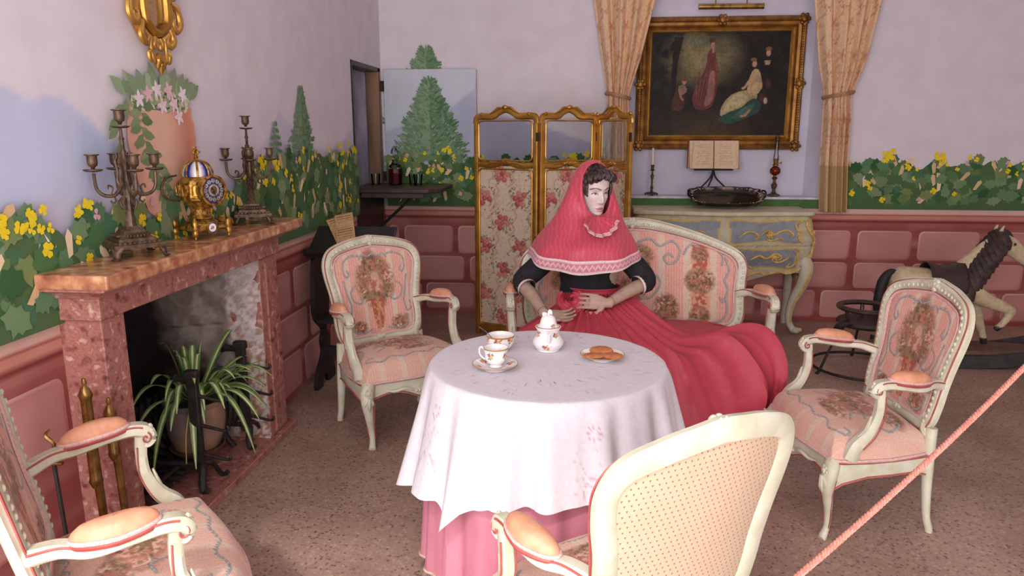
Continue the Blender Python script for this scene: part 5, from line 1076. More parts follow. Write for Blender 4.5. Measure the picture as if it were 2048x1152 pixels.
nrmG = np.cross(np.gradient(G, axis=0), np.gradient(G, axis=1)); nrmG = nrm(nrmG); cg = np.array([.1, 3.5, .2]); sgnN = np.sign(np.sum(nrmG * (G - cg), -1, keepdims=True)); nrmG = nrmG * np.where(sgnN == 0, 1, sgnN)
rest = np.clip((np.cos(ar) - .2) * 1.6, 0, 1); dd = (fine * env1 * .011 + np.sign(big) * np.abs(big) ** 1.1 * env2 * (.016 + .016 * rest)) * frontw
wr = (fbm(G[..., 0] * 2.5 + 5, (G[..., 1] - G[..., 2]) * 5, 5, 2) - .5) * .07 * rest * env2
G = G + nrmG * (dd + wr)[..., None]
sk = mk('skirt', grid(G, close_v=True), red, mn, solid=.004)
kc = np.array([-.045, 3.40, .735])
for j, (r0, a0) in enumerate(((.052, 2.4), (.040, 2.9), (.028, 3.4), (.016, 4.0))):
    q = np.array([kc + (math.cos(s_) * r0 * (1.25), -.012 - .010 * (3 - j) * 0 + .012 * math.sin(s_ * 2), math.sin(s_) * r0 * 1.15 - .01) for s_ in np.linspace(a0, a0 + 4.4, 22)])
    mk('gathered_knot', tube(q, [.006, .014, .016, .013, .005], 8), red, sk)
# ============================================================ niche: painting, picture lamp, objects on the sill
def rect_frame(x0, x1, z0, z1, prof, y):
    L = [[(x0 + d, y - h, z0 + d), (x1 - d, y - h, z0 + d), (x1 - d, y - h, z1 - d), (x0 + d, y - h, z1 - d)] for d, h in prof]
    return grid(np.array(L), close_v=True)
pt = root('framed_painting', (1.045, 6.10, 1.365), 'dark oil painting of a garden party in a heavy gilt frame', 'painting')
fx0, fx1, fz0, fz1, fy = .40, 1.69, 1.365, 2.385, 6.15
fr_p = [(0, 0), (0, .03), (.008, .045), (.02, .06), (.035, .055), (.045, .04), (.065, .035), (.078, .042), (.084, .03), (.10, .022), (.112, .018), (.112, .0)]
frm = mk('frame', rect_frame(fx0, fx1, fz0, fz1, fr_p, fy), M['oldgilt'], pt, smooth=False)
mk('inner_slip', rect_frame(fx0 + .100, fx1 - .100, fz0 + .100, fz1 - .100, [(0, .01), (.0, .024), (.006, .026), (.014, .018), (.016, .006)], fy), M['gilt'], frm, smooth=False)
for (x, z) in [(fx0 + .03, fz0 + .03), (fx1 - .03, fz0 + .03), (fx0 + .03, fz1 - .03), (fx1 - .03, fz1 - .03), ((fx0 + fx1) / 2, fz1 - .03), ((fx0 + fx1) / 2, fz0 + .03), (fx0 + .03, (fz0 + fz1) / 2), (fx1 - .03, (fz0 + fz1) / 2)]:
    mk('corner_ornament', join(ball((x, fy - .055, z), (.030, .016, .030), 10, 8), *[ball((x + .032 * math.cos(k), fy - .052, z + .032 * math.sin(k)), (.016, .012, .016), 8, 6) for k in np.arange(0, 6.2, 1.05)]), M['oldgilt'], frm, kind='stuff')
for ax_, c0_, c1_2 in (('x', fx0, fx1), ('z', fz0, fz1)):
    bl_ = []
    for q in np.arange(c0_ + .08, c1_2 - .07, .019):
        for o_ in (0, 1):
            if ax_ == 'x': bl_.append(ball((q, fy - .058, (fz0 + .028, fz1 - .028)[o_]), (.0085, .008, .0075), 6, 4))
            else: bl_.append(ball(((fx0 + .028, fx1 - .028)[o_], fy - .058, q), (.0075, .008, .0085), 6, 4))
    mk('leaf_carving', join(*bl_), M['oldgilt'], frm, kind='stuff')
cx0, cx1, cz0, cz1 = fx0 + .108, fx1 - .108, fz0 + .108, fz1 - .108
nx, nz_ = 250, 190; S, Z = np.meshgrid(np.linspace(0, 1, nx), np.linspace(0, 1, nz_), indexing='ij'); P = Paint(S * 1.33, Z, (46, 40, 36))
n_ = fbm(P.u * 5, P.v * 5, 3, 4)
P.mask(np.clip(1 - np.hypot((P.u - .50) / .44, (P.v - .76) / .34), 0, 1) * (.5 + n_), (150, 138, 96), 1)
for zc, w_, c_ in ((.84, .02, (142, 128, 92)), (.79, .018, (150, 132, 84)), (.73, .02, (134, 122, 90)), (.90, .03, (108, 112, 98))): P.mask(np.exp(-((P.v - zc - .02 * (n_ - .5)) / w_) ** 2) * np.clip(1 - np.abs(P.u - .52) / .34, 0, 1) * (.4 + n_), c_, .9)
P.mask(np.clip(.30 - P.v + (n_ - .5) * .2, 0, 1) * 4 * np.clip(1 - np.abs(P.u - .55) / .6, 0, 1), (84, 66, 46), .8)
fol = np.clip((fbm(P.u * 14, P.v * 14, 8, 4) - .42) * 8, 0, 1)
P.mask(fol * np.clip((.26 - P.u + (P.v - .55) * .3) * 8, 0, 1), (38, 34, 30), .95); P.mask(fol * np.clip((P.u - .86 + (P.v - .5) * .1) * 5, 0, 1) * (P.v > .4), (40, 38, 34), .9); P.mask(np.clip((P.v - .93) * 12, 0, 1) * fol, (36, 34, 30), .9)
P.poly([(.20, .35), (.25, .36), (.26, .7), (.31, .95), (.22, .95), (.21, .7)], (36, 32, 30), .95)
# standing lady
P.poly(cr([(.44, .28), (.50, .25), (.60, .28), (.64, .38), (.66, .55), (.635, .66), (.62, .80), (.57, .83), (.545, .76), (.53, .64), (.47, .52), (.42, .38)], 5, True), (112, 62, 58)); P.poly(cr([(.54, .30), (.60, .32), (.63, .45), (.62, .62), (.58, .60), (.56, .45)], 5, True), (168, 118, 106), .8)
for k in range(7): P.line(cr([(.58 - .02 * k, .64), (.55 - .016 * k, .48), (.50 - .006 * k, .30)], 5), .004, (84, 44, 44) if k % 2 else (150, 96, 88), .6)
P.ell(.592, .87, .022, .035, (190, 146, 118)); P.ell(.585, .915, .034, .026, (92, 62, 50)); P.ell(.60, .82, .014, .03, (180, 138, 112)); P.line([(.56, .76), (.545, .62), (.56, .55)], .012, (120, 66, 62)); P.line([(.63, .74), (.655, .62), (.64, .58)], .011, (120, 70, 66))
# child
P.poly(cr([(.22, .26), (.33, .26), (.345, .36), (.33, .46), (.28, .49), (.25, .43)], 5, True), (92, 58, 50)); P.ell(.335, .525, .024, .032, (184, 138, 108)); P.ell(.335, .548, .03, .022, (110, 80, 56)); P.poly(cr([(.28, .48), (.34, .49), (.36, .43), (.30, .40)], 4, True), (150, 120, 98)); P.line([(.29, .44), (.31, .37), (.33, .35)], .012, (176, 130, 104))
# seated lady in a pale dress
P.poly(cr([(.70, .20), (.80, .20), (.95, .26), (1.04, .36), (1.02, .43), (.92, .44), (.80, .40), (.72, .31)], 5, True), (176, 158, 116)); P.poly(cr([(.74, .24), (.86, .28), (.96, .36), (.88, .41), (.79, .37)], 5, True), (206, 190, 148), .7)
P.poly(cr([(.95, .42), (1.05, .41), (1.08, .50), (1.05, .62), (1.0, .64), (.96, .56)], 5, True), (192, 164, 124)); P.ell(1.0, .69, .025, .034, (204, 162, 130)); P.ell(.99, .73, .032, .022, (140, 106, 74)); P.line(cr([(.97, .55), (.92, .47), (.90, .46)], 4), .013, (196, 150, 120)); P.line(cr([(1.06, .55), (1.07, .46), (.98, .43)], 4), .016, (186, 156, 118))
# reclining man in teal, woman behind
P.poly(cr([(.68, .16), (.78, .12), (.94, .17), (1.07, .24), (1.08, .32), (1.0, .36), (.90, .28), (.76, .22)], 5, True), (52, 84, 74)); P.poly(cr([(.80, .17), (.95, .20), (1.02, .30), (.95, .29)], 5, True), (78, 112, 98), .7); P.ell(1.09, .37, .035, .045, (86, 54, 42)); P.ell(1.125, .34, .02, .035, (196, 170, 140)); P.line([(.98, .25), (.94, .20), (.90, .19)], .013, (176, 132, 102))
P.poly(cr([(1.06, .62), (1.17, .60), (1.16, .70), (1.10, .72)], 5, True), (34, 30, 32)); P.ell(1.125, .79, .024, .034, (196, 152, 122)); P.ell(1.125, .83, .032, .024, (130, 96, 64)); P.poly([(1.09, .72), (1.15, .72), (1.14, .68), (1.10, .68)], (180, 150, 124)); P.ell(1.14, .50, .03, .05, (96, 58, 46), 0, .7)
P.c *= (.55 + .75 * fbm(P.u * 11, P.v * 11, 6, 4))[:, None] * (.85 + .3 * fbm(P.u * 60, P.v * 60, 7, 2))[:, None]
cv_ = np.stack([cx0 + S * (cx1 - cx0), np.full_like(S, fy - .012), cz0 + Z * (cz1 - cz0)], 2); mk('canvas', grid(cv_), vmat('varnished_oil', .5, .12, 60, spec=.15), pt, col=P.c)
pl_ = root('picture_lamp', (1.08, 6.0, 2.42), 'slim brass picture lamp hung above the oil painting', 'lamp')
mk('tube_shade', join(tube([(.841, 5.98, 2.435), (1.318, 5.98, 2.432)], .021, 14), tube([(.838, 5.98, 2.435), (.842, 5.98, 2.435)], .0225, 14), tube([(1.317, 5.98, 2.432), (1.321, 5.98, 2.432)], .0225, 14)), M['brass'], pl_)
for x in (.965, 1.197): mk('bracket', tube(cr([(x, 5.985, 2.45), (x, 5.99, 2.6), (x, 6.03, 2.75), (x, 6.155, 2.78)], 5), .006, 8), M['brass'], pl_)
# ---- open book on a forged stand
bs = root('book_stand', (1.03, 6.02, 1.003), 'forged iron book stand with three splayed legs on the niche sill', 'book stand')
for (x, y) in ((.862, 5.99), (1.196, 5.985), (.975, 6.08)): mk('leg', tube(cr([(1.025, 6.03, 1.215), (1.025 + (x - 1.025) * .12, 6.03, 1.15), (1.025 + (x - 1.025) * .45, 6.03 + (y - 6.03) * .5, 1.09), (x, y, 1.006)], 6), [.007, .007, .006, .006], 7), M['iron'], bs)
mk('ledge', b2(.87, 1.17, 5.975, 6.045, 1.205, 1.217, .003), M['iron'], bs, smooth=False)
mk('back_rest', join(tube([(.93, 6.04, 1.21), (.93, 6.075, 1.36)], .006, 6), tube([(1.11, 6.04, 1.21), (1.11, 6.075, 1.36)], .006, 6), tube([(.93, 6.075, 1.355), (1.11, 6.075, 1.355)], .006, 6)), M['iron'], bs)
bk_ = root('open_book', (1.02, 6.02, 1.219), 'large open book with yellowed pages leaning on the iron stand', 'book')
for s in (-1, 1):
    nu, nv = 26, 36; U, Vv = np.meshgrid(np.linspace(0, 1, nu), np.linspace(0, 1, nv), indexing='ij')
    w = .185; bulge = .028 * np.sin(np.clip(U * 2.2, 0, math.pi / 2 + .6)) * (1 - .55 * U); P = Paint(U, Vv, (226, 198, 164))
    for k in range(17): 
        zt = .10 + .80 * k / 16; P.mask((np.abs(P.v - zt) < .012) * (P.u > .16) * (P.u < .84) * (fbm(P.u * 40, P.v * 50, 3) > .34), (186, 156, 128), .6)
    X = 1.02 + s * (.004 + w * U); Zc = 1.221 + .215 * Vv; Yc = 5.995 + .055 * Vv - bulge
    mk('page', grid(np.stack([X, Yc, Zc], 2)), M['paper'], bk_, col=P.c)
    # loose fanned page and page block
    X2 = 1.02 + s * (.004 + w * U * .93); Y2 = 5.985 + .052 * Vv - bulge * 1.25 - .01 * U; mk('page', grid(np.stack([X2 - s * .02 * U * Vv, Y2, Zc], 2)), M['paper'], bk_, col=P.c)
    mk('page_block', join(*[tube([(1.02 + s * (.02 + w * .98 - .0025 * k), 6.0 + .004 * k - .012, 1.222), (1.02 + s * (.02 + w * .98 - .0025 * k) - s * .012, 6.055 + .004 * k - .012, 1.432)], .0022, 5) for k in range(5)]), mat('page_edge', (220, 178, 138), (196, 150, 112), rough=.9, scale=200), bk_, kind='stuff')
    mk('cover', (np.array([(1.02, 6.03, 1.218), (1.02 + s * .205, 6.022, 1.218), (1.02 + s * .20, 6.062, 1.44), (1.02, 6.068, 1.44), (1.02, 6.036, 1.217), (1.02 + s * .206, 6.028, 1.217), (1.02 + s * .201, 6.068, 1.441), (1.02, 6.074, 1.441)]), [(0, 1, 2, 3), (4, 7, 6, 5), (0, 4, 5, 1), (1, 5, 6, 2), (2, 6, 7, 3)]), mat('red_cover', (150, 76, 62), rough=.6), bk_, smooth=False)
# ---- candlestick and oil lamp
cs = root('candlestick', (.545, 6.03, 1.003), 'bronze candlestick with a white candle on the niche sill', 'candlestick')
c_ = (.545, 6.03, 1.003)
mk('stick', lathe([(.0, .004), (.034, .006), (.040, .010), (.030, .016), (.012, .026), (.008, .045), (.014, .06), (.008, .075), (.007, .12), (.012, .14), (.015, .155), (.007, .17), (.007, .195), (.022, .20), (.012, .207), (.013, .235), (.018, .24), (.012, .243), (0, .243)], 18, c_), M['bronze'], cs)
for k in range(3): a = R(30 + 120 * k); mk('foot', tube(cr([(c_[0] + .02 * math.cos(a), c_[1] + .02 * math.sin(a), c_[2] + .018), (c_[0] + .045 * math.cos(a), c_[1] + .045 * math.sin(a), c_[2] + .012), (c_[0] + .06 * math.cos(a), c_[1] + .06 * math.sin(a), c_[2] + .005)], 4), [.008, .007, .008], 7), M['bronze'], cs)
mk('candle', lathe([(0, 1.24), (.0115, 1.24), (.0105, 1.372), (.006, 1.378), (0, 1.38)], 14, (c_[0], c_[1], 0)), mat('wax', (236, 226, 218), rough=.4), cs)
ol = root('oil_lamp', (1.505, 6.03, 1.003), 'small oil lamp with amber glass font and tall glass chimney', 'oil lamp'); c_ = (1.505, 6.03, 1.003)
mk('base', lathe([(0, .002), (.05, .004), (.048, .012), (.03, .02), (.016, .03), (.012, .05), (.02, .07), (.024, .09), (.012, .105), (.010, .125), (.020, .14), (.026, .145), (.012, .152), (.012, .165)], 18, c_, lobes=6, amp=.05), M['bronze'], ol)
mk('font', lathe([(.012, .165), (.030, .172), (.042, .19), (.040, .212), (.028, .228), (.014, .234)], 20, c_), glass('amber_glass', (214, 150, 50), .05, 1.45), ol)
mk('oil', lathe([(0, .17), (.026, .175), (.036, .19), (.036, .203), (0, .203)], 20, c_), mat('lamp_oil', (206, 116, 50), rough=.3), ol)
mk('burner', lathe([(.014, .234), (.022, .238), (.024, .25), (.016, .256), (.018, .27), (.022, .285), (.024, .292), (.020, .294)], 16, c_), M['brass'], ol); mk('wick_wheel', join(tube([(c_[0], c_[1] - .01, c_[2] + .262), (c_[0] + .04, c_[1] - .01, c_[2] + .262)], .003, 6), tube([(c_[0] + .038, c_[1] - .01, c_[2] + .262), (c_[0] + .042, c_[1] - .01, c_[2] + .262)], .010, 10)), M['brass'], ol)
mk('chimney', lathe([(.018, .29), (.020, .31), (.016, .33), (.0145, .36), (.0145, .475), (.0155, .478)], 18, c_), M['glassware'], ol)
# ============================================================ painted commode under the niche, tray on top
cm = root('commode', (1.03, 5.70, 0), 'blue grey rococo commode with yellow scrollwork behind the settee', 'commode')
CX0, CX1, CYF, CYB = .40, 1.66, 5.50, 5.925
def plan(t, z):   # serpentine outline from back-left along the front to back-right, bulging with height
    bl_ = np.interp(z, [.40, .48, .60, .72, .80, .90], [-.055, -.03, .012, .030, .022, -.015])
    return bl_
us = np.linspace(0, 1, 200); path = []
per = [(CX0, CYB), (CX0 - .0, CYF + .18), (CX0 - .01, CYF + .06), (CX0 + .06, CYF + .015), (CX0 + .25, CYF - .005), (CX0 + .45, CYF - .035), ((CX0 + CX1) / 2, CYF - .05), (CX1 - .45, CYF - .035), (CX1 - .25, CYF - .005), (CX1 - .06, CYF + .015), (CX1 + .01, CYF + .06), (CX1, CYF + .18), (CX1, CYB)]
pp = cr(per, 14); tg = nrm(np.gradient(pp, axis=0)); nn_ = np.stack([tg[:, 1], -tg[:, 0]], 1)
zs = np.linspace(0, 1, 60); rows = []; dl_a = np.r_[0, np.cumsum(np.linalg.norm(np.diff(pp, axis=0), axis=1))]; tot = dl_a[-1]
ap = .425 - .05 * np.cos((dl_a / tot - .5) * 4 * math.pi) * (np.abs(dl_a / tot - .5) < .36)
ap = np.where(np.abs(dl_a / tot - .5) < .36, ap, .40)
for t in zs:
    z = ap + (.905 - ap) * t; off = plan(0, z) * 1.0
    wgt = np.clip(np.minimum(dl_a, tot - dl_a) / .25, 0, 1); q = pp + nn_ * (off * wgt)[:, None]; rows.append(np.column_stack([q, z]))
G = np.array(rows); U = np.tile(dl_a - tot / 2, (60, 1)); Zr = G[..., 2]
P = Paint(U, Zr, (206, 200, 168)); YEL = (226, 190, 100); BL = (150, 156, 162)
for s in (-1, 1):
    f = lambda L: [(s * a_, b_) for a_, b_ in L]
    for (a0, a1_, z0, z1) in ((.03, .56, .70, .875), (.03, .56, .50, .67), (.72, .96, .50, .87)):
        O_ = f(cr([(a0 + .03, z0), ((a0 + a1_) / 2, z0 + .02), (a1_ - .03, z0), (a1_, z0 + .03), (a1_ - .02, (z0 + z1) / 2), (a1_, z1 - .02), (a1_ - .04, z1), ((a0 + a1_) / 2, z1 - .015), (a0 + .03, z1), (a0, z1 - .04), (a0 + .01, (z0 + z1) / 2)], 6, True)); P.poly(O_, BL); P.line(O_ + [O_[0]], .007, YEL)
    P.line(f([(0, .685), (.66, .685)]), .004, (170, 160, 130))
mk('body', grid(G), vmat('commode_paint', .45, .1, 20), cm, col=P.c)
def surf(u, z, d=.008):   # point on the commode front
    i = np.interp(u + tot / 2, dl_a, np.arange(len(dl_a))); x = np.interp(i, np.arange(len(pp)), pp[:, 0]); y = np.interp(i, np.arange(len(pp)), pp[:, 1]); nx_ = np.interp(i, np.arange(len(pp)), nn_[:, 0]); ny_ = np.interp(i, np.arange(len(pp)), nn_[:, 1])
    o_ = plan(0, z) * np.clip(np.minimum(u + tot / 2, tot / 2 - u) / .25, 0, 1) + d; return np.stack([x + nx_ * o_, y + ny_ * o_, z], -1)
yel = mat('yellow_gilt_paint', (230, 198, 116), (206, 166, 84), rough=.45, scale=30)
for s in (-1, 1):
    for L, r_ in (([(.10, .75), (.16, .79), (.22, .78), (.24, .75), (.21, .735)], .008), ([(.25, .76), (.31, .80), (.36, .77), (.40, .79), (.46, .80), (.50, .77), (.48, .75)], .009), ([(.30, .74), (.34, .725), (.40, .745), (.43, .73)], .007), ([(.56, .86), (.52, .84), (.53, .80), (.56, .78), (.54, .74), (.57, .70)], .008),
        ([(.20, .58), (.26, .61), (.32, .59), (.38, .625), (.43, .60), (.41, .575)], .010), ([(.36, .57), (.42, .56), (.47, .585), (.49, .62)], .008), ([(.50, .66), (.54, .63), (.55, .58), (.52, .53), (.48, .52), (.50, .55)], .008), ([(.06, .52), (.12, .505), (.18, .53), (.24, .51)], .008),
        ([(.05, .445), (.12, .47), (.20, .455), (.27, .48), (.34, .46), (.42, .485), (.50, .47), (.58, .50), (.62, .56), (.63, .62)], .009), ([(.63, .88), (.60, .84), (.62, .78), (.66, .72), (.675, .64), (.655, .56), (.64, .50)], .012), ([(.68, .88), (.70, .82), (.72, .74), (.725, .66), (.70, .57)], .008), ([(.60, .86), (.57, .87), (.55, .855)], .007)):
        q = cr(L, 6); mk('scrollwork', tube(surf(s * q[:, 0], q[:, 1]), [r_ * .4, r_, r_ * .8, r_, r_ * .4], 7), yel, cm)
    for (u, z, r_) in ((.33, .765, .022), (.38, .60, .024), (.645, .60, .016), (.655, .70, .016), (.64, .78, .016)): mk('rosette', join(ball(surf(s * u, z, .006), (r_, r_ * .6, r_ * .8), 8, 6), *[ball(surf(s * u + r_ * 1.1 * math.cos(k), z + r_ * .9 * math.sin(k), .008), r_ * .42, 6, 5) for k in np.arange(0, 6, 1.05)]), yel, cm, kind='stuff')
cream2 = mat('ivory_paint', (216, 210, 176), (200, 192, 152), rough=.4, scale=12)
tp = cr([(CX0 - .02, CYB + .005), (CX0 - .02, CYF + .1), (CX0 - .025, CYF + .03), (CX0 + .06, CYF - .01), (CX0 + .3, CYF - .035), ((CX0 + CX1) / 2, CYF - .085), (CX1 - .3, CYF - .035), (CX1 - .06, CYF - .01), (CX1 + .025, CYF + .03), (CX1 + .02, CYF + .1), (CX1 + .02, CYB + .005)], 8)
mk('top', prism(tp, .903, .932, .006), cream2, cm, smooth=False)
for s in (0, 1):
    X0 = (CX0 + .0, CX1 - .0)[s]; sg = (-1, 1)[s]
    lg = mk('leg', tube(cr([(X0 - sg * .035, CYF + .07, .60), (X0 + sg * .0, CYF + .035, .52), (X0 - sg * .015, CYF + .045, .40), (X0 - sg * .075, CYF + .085, .22), (X0 - sg * .085, CYF + .09, .10), (X0 - sg * .055, CYF + .07, .03), (X0 - sg * .03, CYF + .06, .018)], 7), [.045, .05, .046, .032, .024, .026, .020], 10), M['cream'], cm)
    mk('foot_scroll', join(ball((X0 - sg * .035, CYF + .055, .026), (.034, .030, .026), 10, 8), ball((X0 - sg * .01, CYF + .045, .034), (.018, .018, .016), 8, 6)), cream2, lg)
    mk('leg_gilding', tube(cr([(X0 + sg * .02, CYF + .0, .56), (X0 + sg * .01, CYF - .004, .46), (X0 - sg * .035, CYF + .02, .32), (X0 - sg * .08, CYF + .062, .18), (X0 - sg * .075, CYF + .066, .08)], 6), [.008, .012, .009, .006, .005], 7), yel, lg)
    mk('leg', tube(cr([(X0 - sg * .03, CYB - .04, .5), (X0 - sg * .03, CYB - .04, .3), (X0 - sg * .045, CYB - .04, 0)], 5), [.035, .03, .022], 10), M['cream'], cm)
# ---- black lacquer tray leaning on the sill
tr = root('lacquer_tray', (1.10, 5.75, .932), 'black lacquer tray with scalloped rim and floral border propped against the sill', 'tray')
def tray_pt(u, v, h): # u across, v up the slope, h out of the tray
    b0 = np.array([1.085, 5.635, .938]); ev = nrm(np.array([0, .27, .115])); en = np.cross((1, 0, 0), ev); return b0 + np.asarray(u)[..., None] * np.array([1.0, 0, 0]) + np.asarray(v)[..., None] * ev + np.asarray(h)[..., None] * en
an = np.linspace(0, 2 * math.pi, 96, endpoint=False); se = lambda a_, b_, p_: (np.sign(np.cos(an)) * np.abs(np.cos(an)) ** p_ * a_, np.sign(np.sin(an)) * np.abs(np.sin(an)) ** p_ * b_)
sc_ = 1 + .035 * np.cos(an * 12); rings = []
for k, (rr, h) in enumerate(((.02, .010), (.5, .010), (.80, .010), (.84, .014), (.92, .036), (.98, .044), (1.0, .042), (.95, .032), (.86, .004), (.80, .0), (.02, .0))):
    u, v_ = se(.285 * rr, .138 * rr, .55); s2 = sc_ if 3 < k < 8 else 1; rings.append(tray_pt(u * s2, .143 + v_ * s2, np.full(96, h)))
Gt = np.array(rings); P = Paint(np.tile(np.linspace(0, 1, 11)[:, None], (1, 96)), np.tile(an, (11, 1)), (26, 23, 25)); P.mask(((P.u > .35) & (P.u < .48) & (fbm(P.v * 9, P.u * 3, 4) > .55)).astype(float), (176, 150, 130), .8); P.mask(((P.u > .55) & (P.u < .65)).astype(float), (120, 92, 60), .5)
mk('tray_body', grid(Gt, close_v=True), vmat('black_lacquer', .18, .1, 30, spec=.6), tr, col=P.c)
for k in range(40): a_ = an[k * 96 // 40]; u = .255 * np.sign(math.cos(a_)) * abs(math.cos(a_)) ** .55; v_ = .143 + .122 * np.sign(math.sin(a_)) * abs(math.sin(a_)) ** .55; mk('inlay_petal', ball(tray_pt(u, v_, np.array(.035)), (.006, .003, .004), 6, 4), mat('inlay', (206, 186, 168), rough=.4) if k == 0 else bpy.data.materials['inlay'], tr)
for s in (-1, 1): mk('handle', tube([tray_pt(np.array(s * (.27 + .02 * math.sin(q))), np.array(.143 + .05 * math.cos(q)), np.array(.05 + .018 * math.sin(q))) for q in np.linspace(0, math.pi, 9)], .007, 7), bpy.data.materials['black_lacquer'], tr)
for s in (-1, 1): bpy.data.objects[tr.children[-1].name]  # handles share the lacquer
# ============================================================ curtains
def curtain_paint(P, w, lining):
    P.c[:] = lin((234, 196, 156)); g_ = fbm(P.u * 16, P.v * 16, 4, 3)
    for i in range(-3, 8):
        for j in range(-1, 9):
            x = i * .17 + (j % 2) * .085; z = .9 + j * .23
            for k in range(5): a_ = k * 1.257 + j; P.ell(x + .035 * math.cos(a_), z + .035 * math.sin(a_), .026, .015, (206, 158, 110), a_, .85, .6)
            P.ell(x, z, .024, .03, (210, 136, 116), 0, .9, .6); P.ell(x + .01, z + .01, .012, .012, (192, 104, 98), 0, .7, .6)
            P.line(cr([(x - .05, z - .09), (x - .015, z - .06), (x - .02, z - .10), (x + .03, z - .12), (x + .06, z - .08)], 4), .006, (196, 150, 108), .8); P.line(cr([(x + .05, z + .05), (x + .08, z + .09), (x + .05, z + .12)], 4), .006, (200, 154, 112), .8)
            for k in range(5): P.ell(x + .085 + .03 * math.cos(k * 2.1), z + .03 * math.sin(k * 2.1) + .09, .010, .008, (204, 118, 108), 0, .7)
    P.mask(np.clip((g_ - .5) * 3, 0, 1), (230, 194, 158), .35)
    if lining: P.mask((P.v < 1.255).astype(float), (198, 164, 112), .95)
def curtain(xs, y0, label, flip, lining, top=2.6):
    r = root('curtain', ((xs[2][0] + xs[2][1]) / 2, y0, .9), label, 'curtain', 'tied back curtains at the niche')
    zk = [k[2] for k in xs][::-1]; zz_ = np.linspace(xs[-1][2], xs[0][2], 150); L_ = np.interp(zz_, zk, [k[0] for k in xs][::-1]); R_ = np.interp(zz_, zk, [k[1] for k in xs][::-1])
    nu = 130; u = np.linspace(0, 1, nu); tie = 1.775; pin = np.exp(-((zz_ - tie) / .10) ** 2)
    wv_ = np.sin(u * 2 * math.pi * 3.6 + 1.2)[None] * (.030 * (1 - .55 * pin) + .004)[:, None] + .008 * np.sin(u * 2 * math.pi * 8)[None]
    X = L_[:, None] + (R_ - L_)[:, None] * u; sag = .03 * np.sin((zz_ - tie) * 6)[:, None] * 0
    Y = y0 + wv_ - (.05 * np.sin(u * math.pi))[None] * (1 - .3 * pin)[:, None]
    P = Paint(np.tile(u * .62, (150, 1)), np.tile(zz_[:, None], (1, nu)), (222, 178, 142)); curtain_paint(P, .62, lining)
    mk('drape', grid(np.stack([X, Y, np.tile(zz_[:, None], (1, nu))], 2)), vmat('curtain_damask_' + ('a' if lining else 'b'), .7, .08, 60, sheen=.1), r, col=P.c, solid=.004)
    c_ = (np.interp(tie, zk, [k[0] for k in xs][::-1]) + np.interp(tie, zk, [k[1] for k in xs][::-1])) / 2; hw = (np.interp(tie, zk, [k[1] for k in xs][::-1]) - np.interp(tie, zk, [k[0] for k in xs][::-1])) / 2 + .012
    for ph_ in (0, math.pi):
        q = np.array([(c_ + (hw + .006 * math.cos(t * 11 + ph_)) * math.cos(t), y0 - .005 + .072 * math.sin(t), tie + .02 * math.cos(t) * flip + .008 * math.sin(t * 11 + ph_)) for t in np.linspace(0, 2 * math.pi, 80, endpoint=False)]); mk('tieback_cord', tube(q, .0085, 6, closed=True), mat('cord', (186, 142, 102), (150, 108, 74), rough=.8) if 'cord' not in bpy.data.materials else bpy.data.materials['cord'], r)
curtain([(1.60, 2.19, 2.75), (1.663, 2.12, 2.449), (1.727, 2.05, 2.03), (1.785, 1.972, 1.775), (1.80, 1.985, 1.27), (1.823, 2.01, .90)], 5.86, 'tied floral curtain with beige lining hem, right of the painting', 1, True)
curtain([(.0, .56, 2.75), (.046, .499, 2.46), (.12, .404, 2.04), (.168, .325, 1.775), (.155, .345, 1.33), (.15, .35, .95)], 5.86, 'tied floral curtain left of the painting, partly behind the folding screen', -1, False)
# ============================================================ gilt folding screen
sn = root('folding_screen', (-.25, 5.22, 0), 'three panel gilt folding screen with glass tops and floral fabric', 'screen')
def screen_paint(P, w):
    P.c[:] = lin((222, 202, 178)); q = random.Random(2)
    P.speck(np.ones(len(P.u)), (212, 188, 164), 60, .5, 3, .5)
    for k in range(420): P.ell(q.uniform(0, .5), q.uniform(.08, 1.27), q.uniform(.006, .012), .004, q.choice([(156, 150, 116), (196, 170, 140), (206, 158, 136), (140, 138, 108)]), q.uniform(0, 3.1), .8)
    for j in range(7):
        for i in range(3):
            x = (i - .5 + (j % 2) * .5) * .30 + .08; z = .16 + j * .175
            P.line(cr([(x + .05, z - .09), (x + .10, z - .05), (x + .085, z + .0), (x + .12, z + .05), (x + .10, z + .09), (x + .13, z + .12)], 4), .010, (208, 168, 146), .8); P.line(cr([(x - .05, z + .09), (x - .095, z + .05), (x - .075, z - .01), (x - .11, z - .05)], 4), .008, (196, 172, 140), .8)
            for k in range(26): P.ell(x + q.uniform(-.085, .085), z + q.uniform(-.075, .075), .016, .0065, q.choice([(118, 122, 88), (150, 146, 108), (132, 132, 98)]), q.uniform(0, 3.1), .9)
            for k in range(6):
                a_ = k * 1.1 + j + i; rr_3 = .0 if k == 0 else .043; rx, rz_2 = x + rr_3 * math.cos(a_), z + rr_3 * math.sin(a_); c2_ = q.choice([(176, 66, 72), (190, 92, 90), (206, 128, 112)])
                P.ell(rx, rz_2, .026, .024, c2_); P.ell(rx + .003, rz_2 + .003, .018, .016, (220, 160, 146), 0, .6, .6); P.ell(rx, rz_2, .011, .010, c2_); P.ell(rx, rz_2, .005, .005, (222, 160, 146))
            for k in range(12): P.ell(x + q.uniform(-.12, .12), z + q.uniform(-.10, .10), .0065, .0065, q.choice([(66, 78, 112), (82, 96, 128), (176, 70, 74), (188, 96, 90)]))
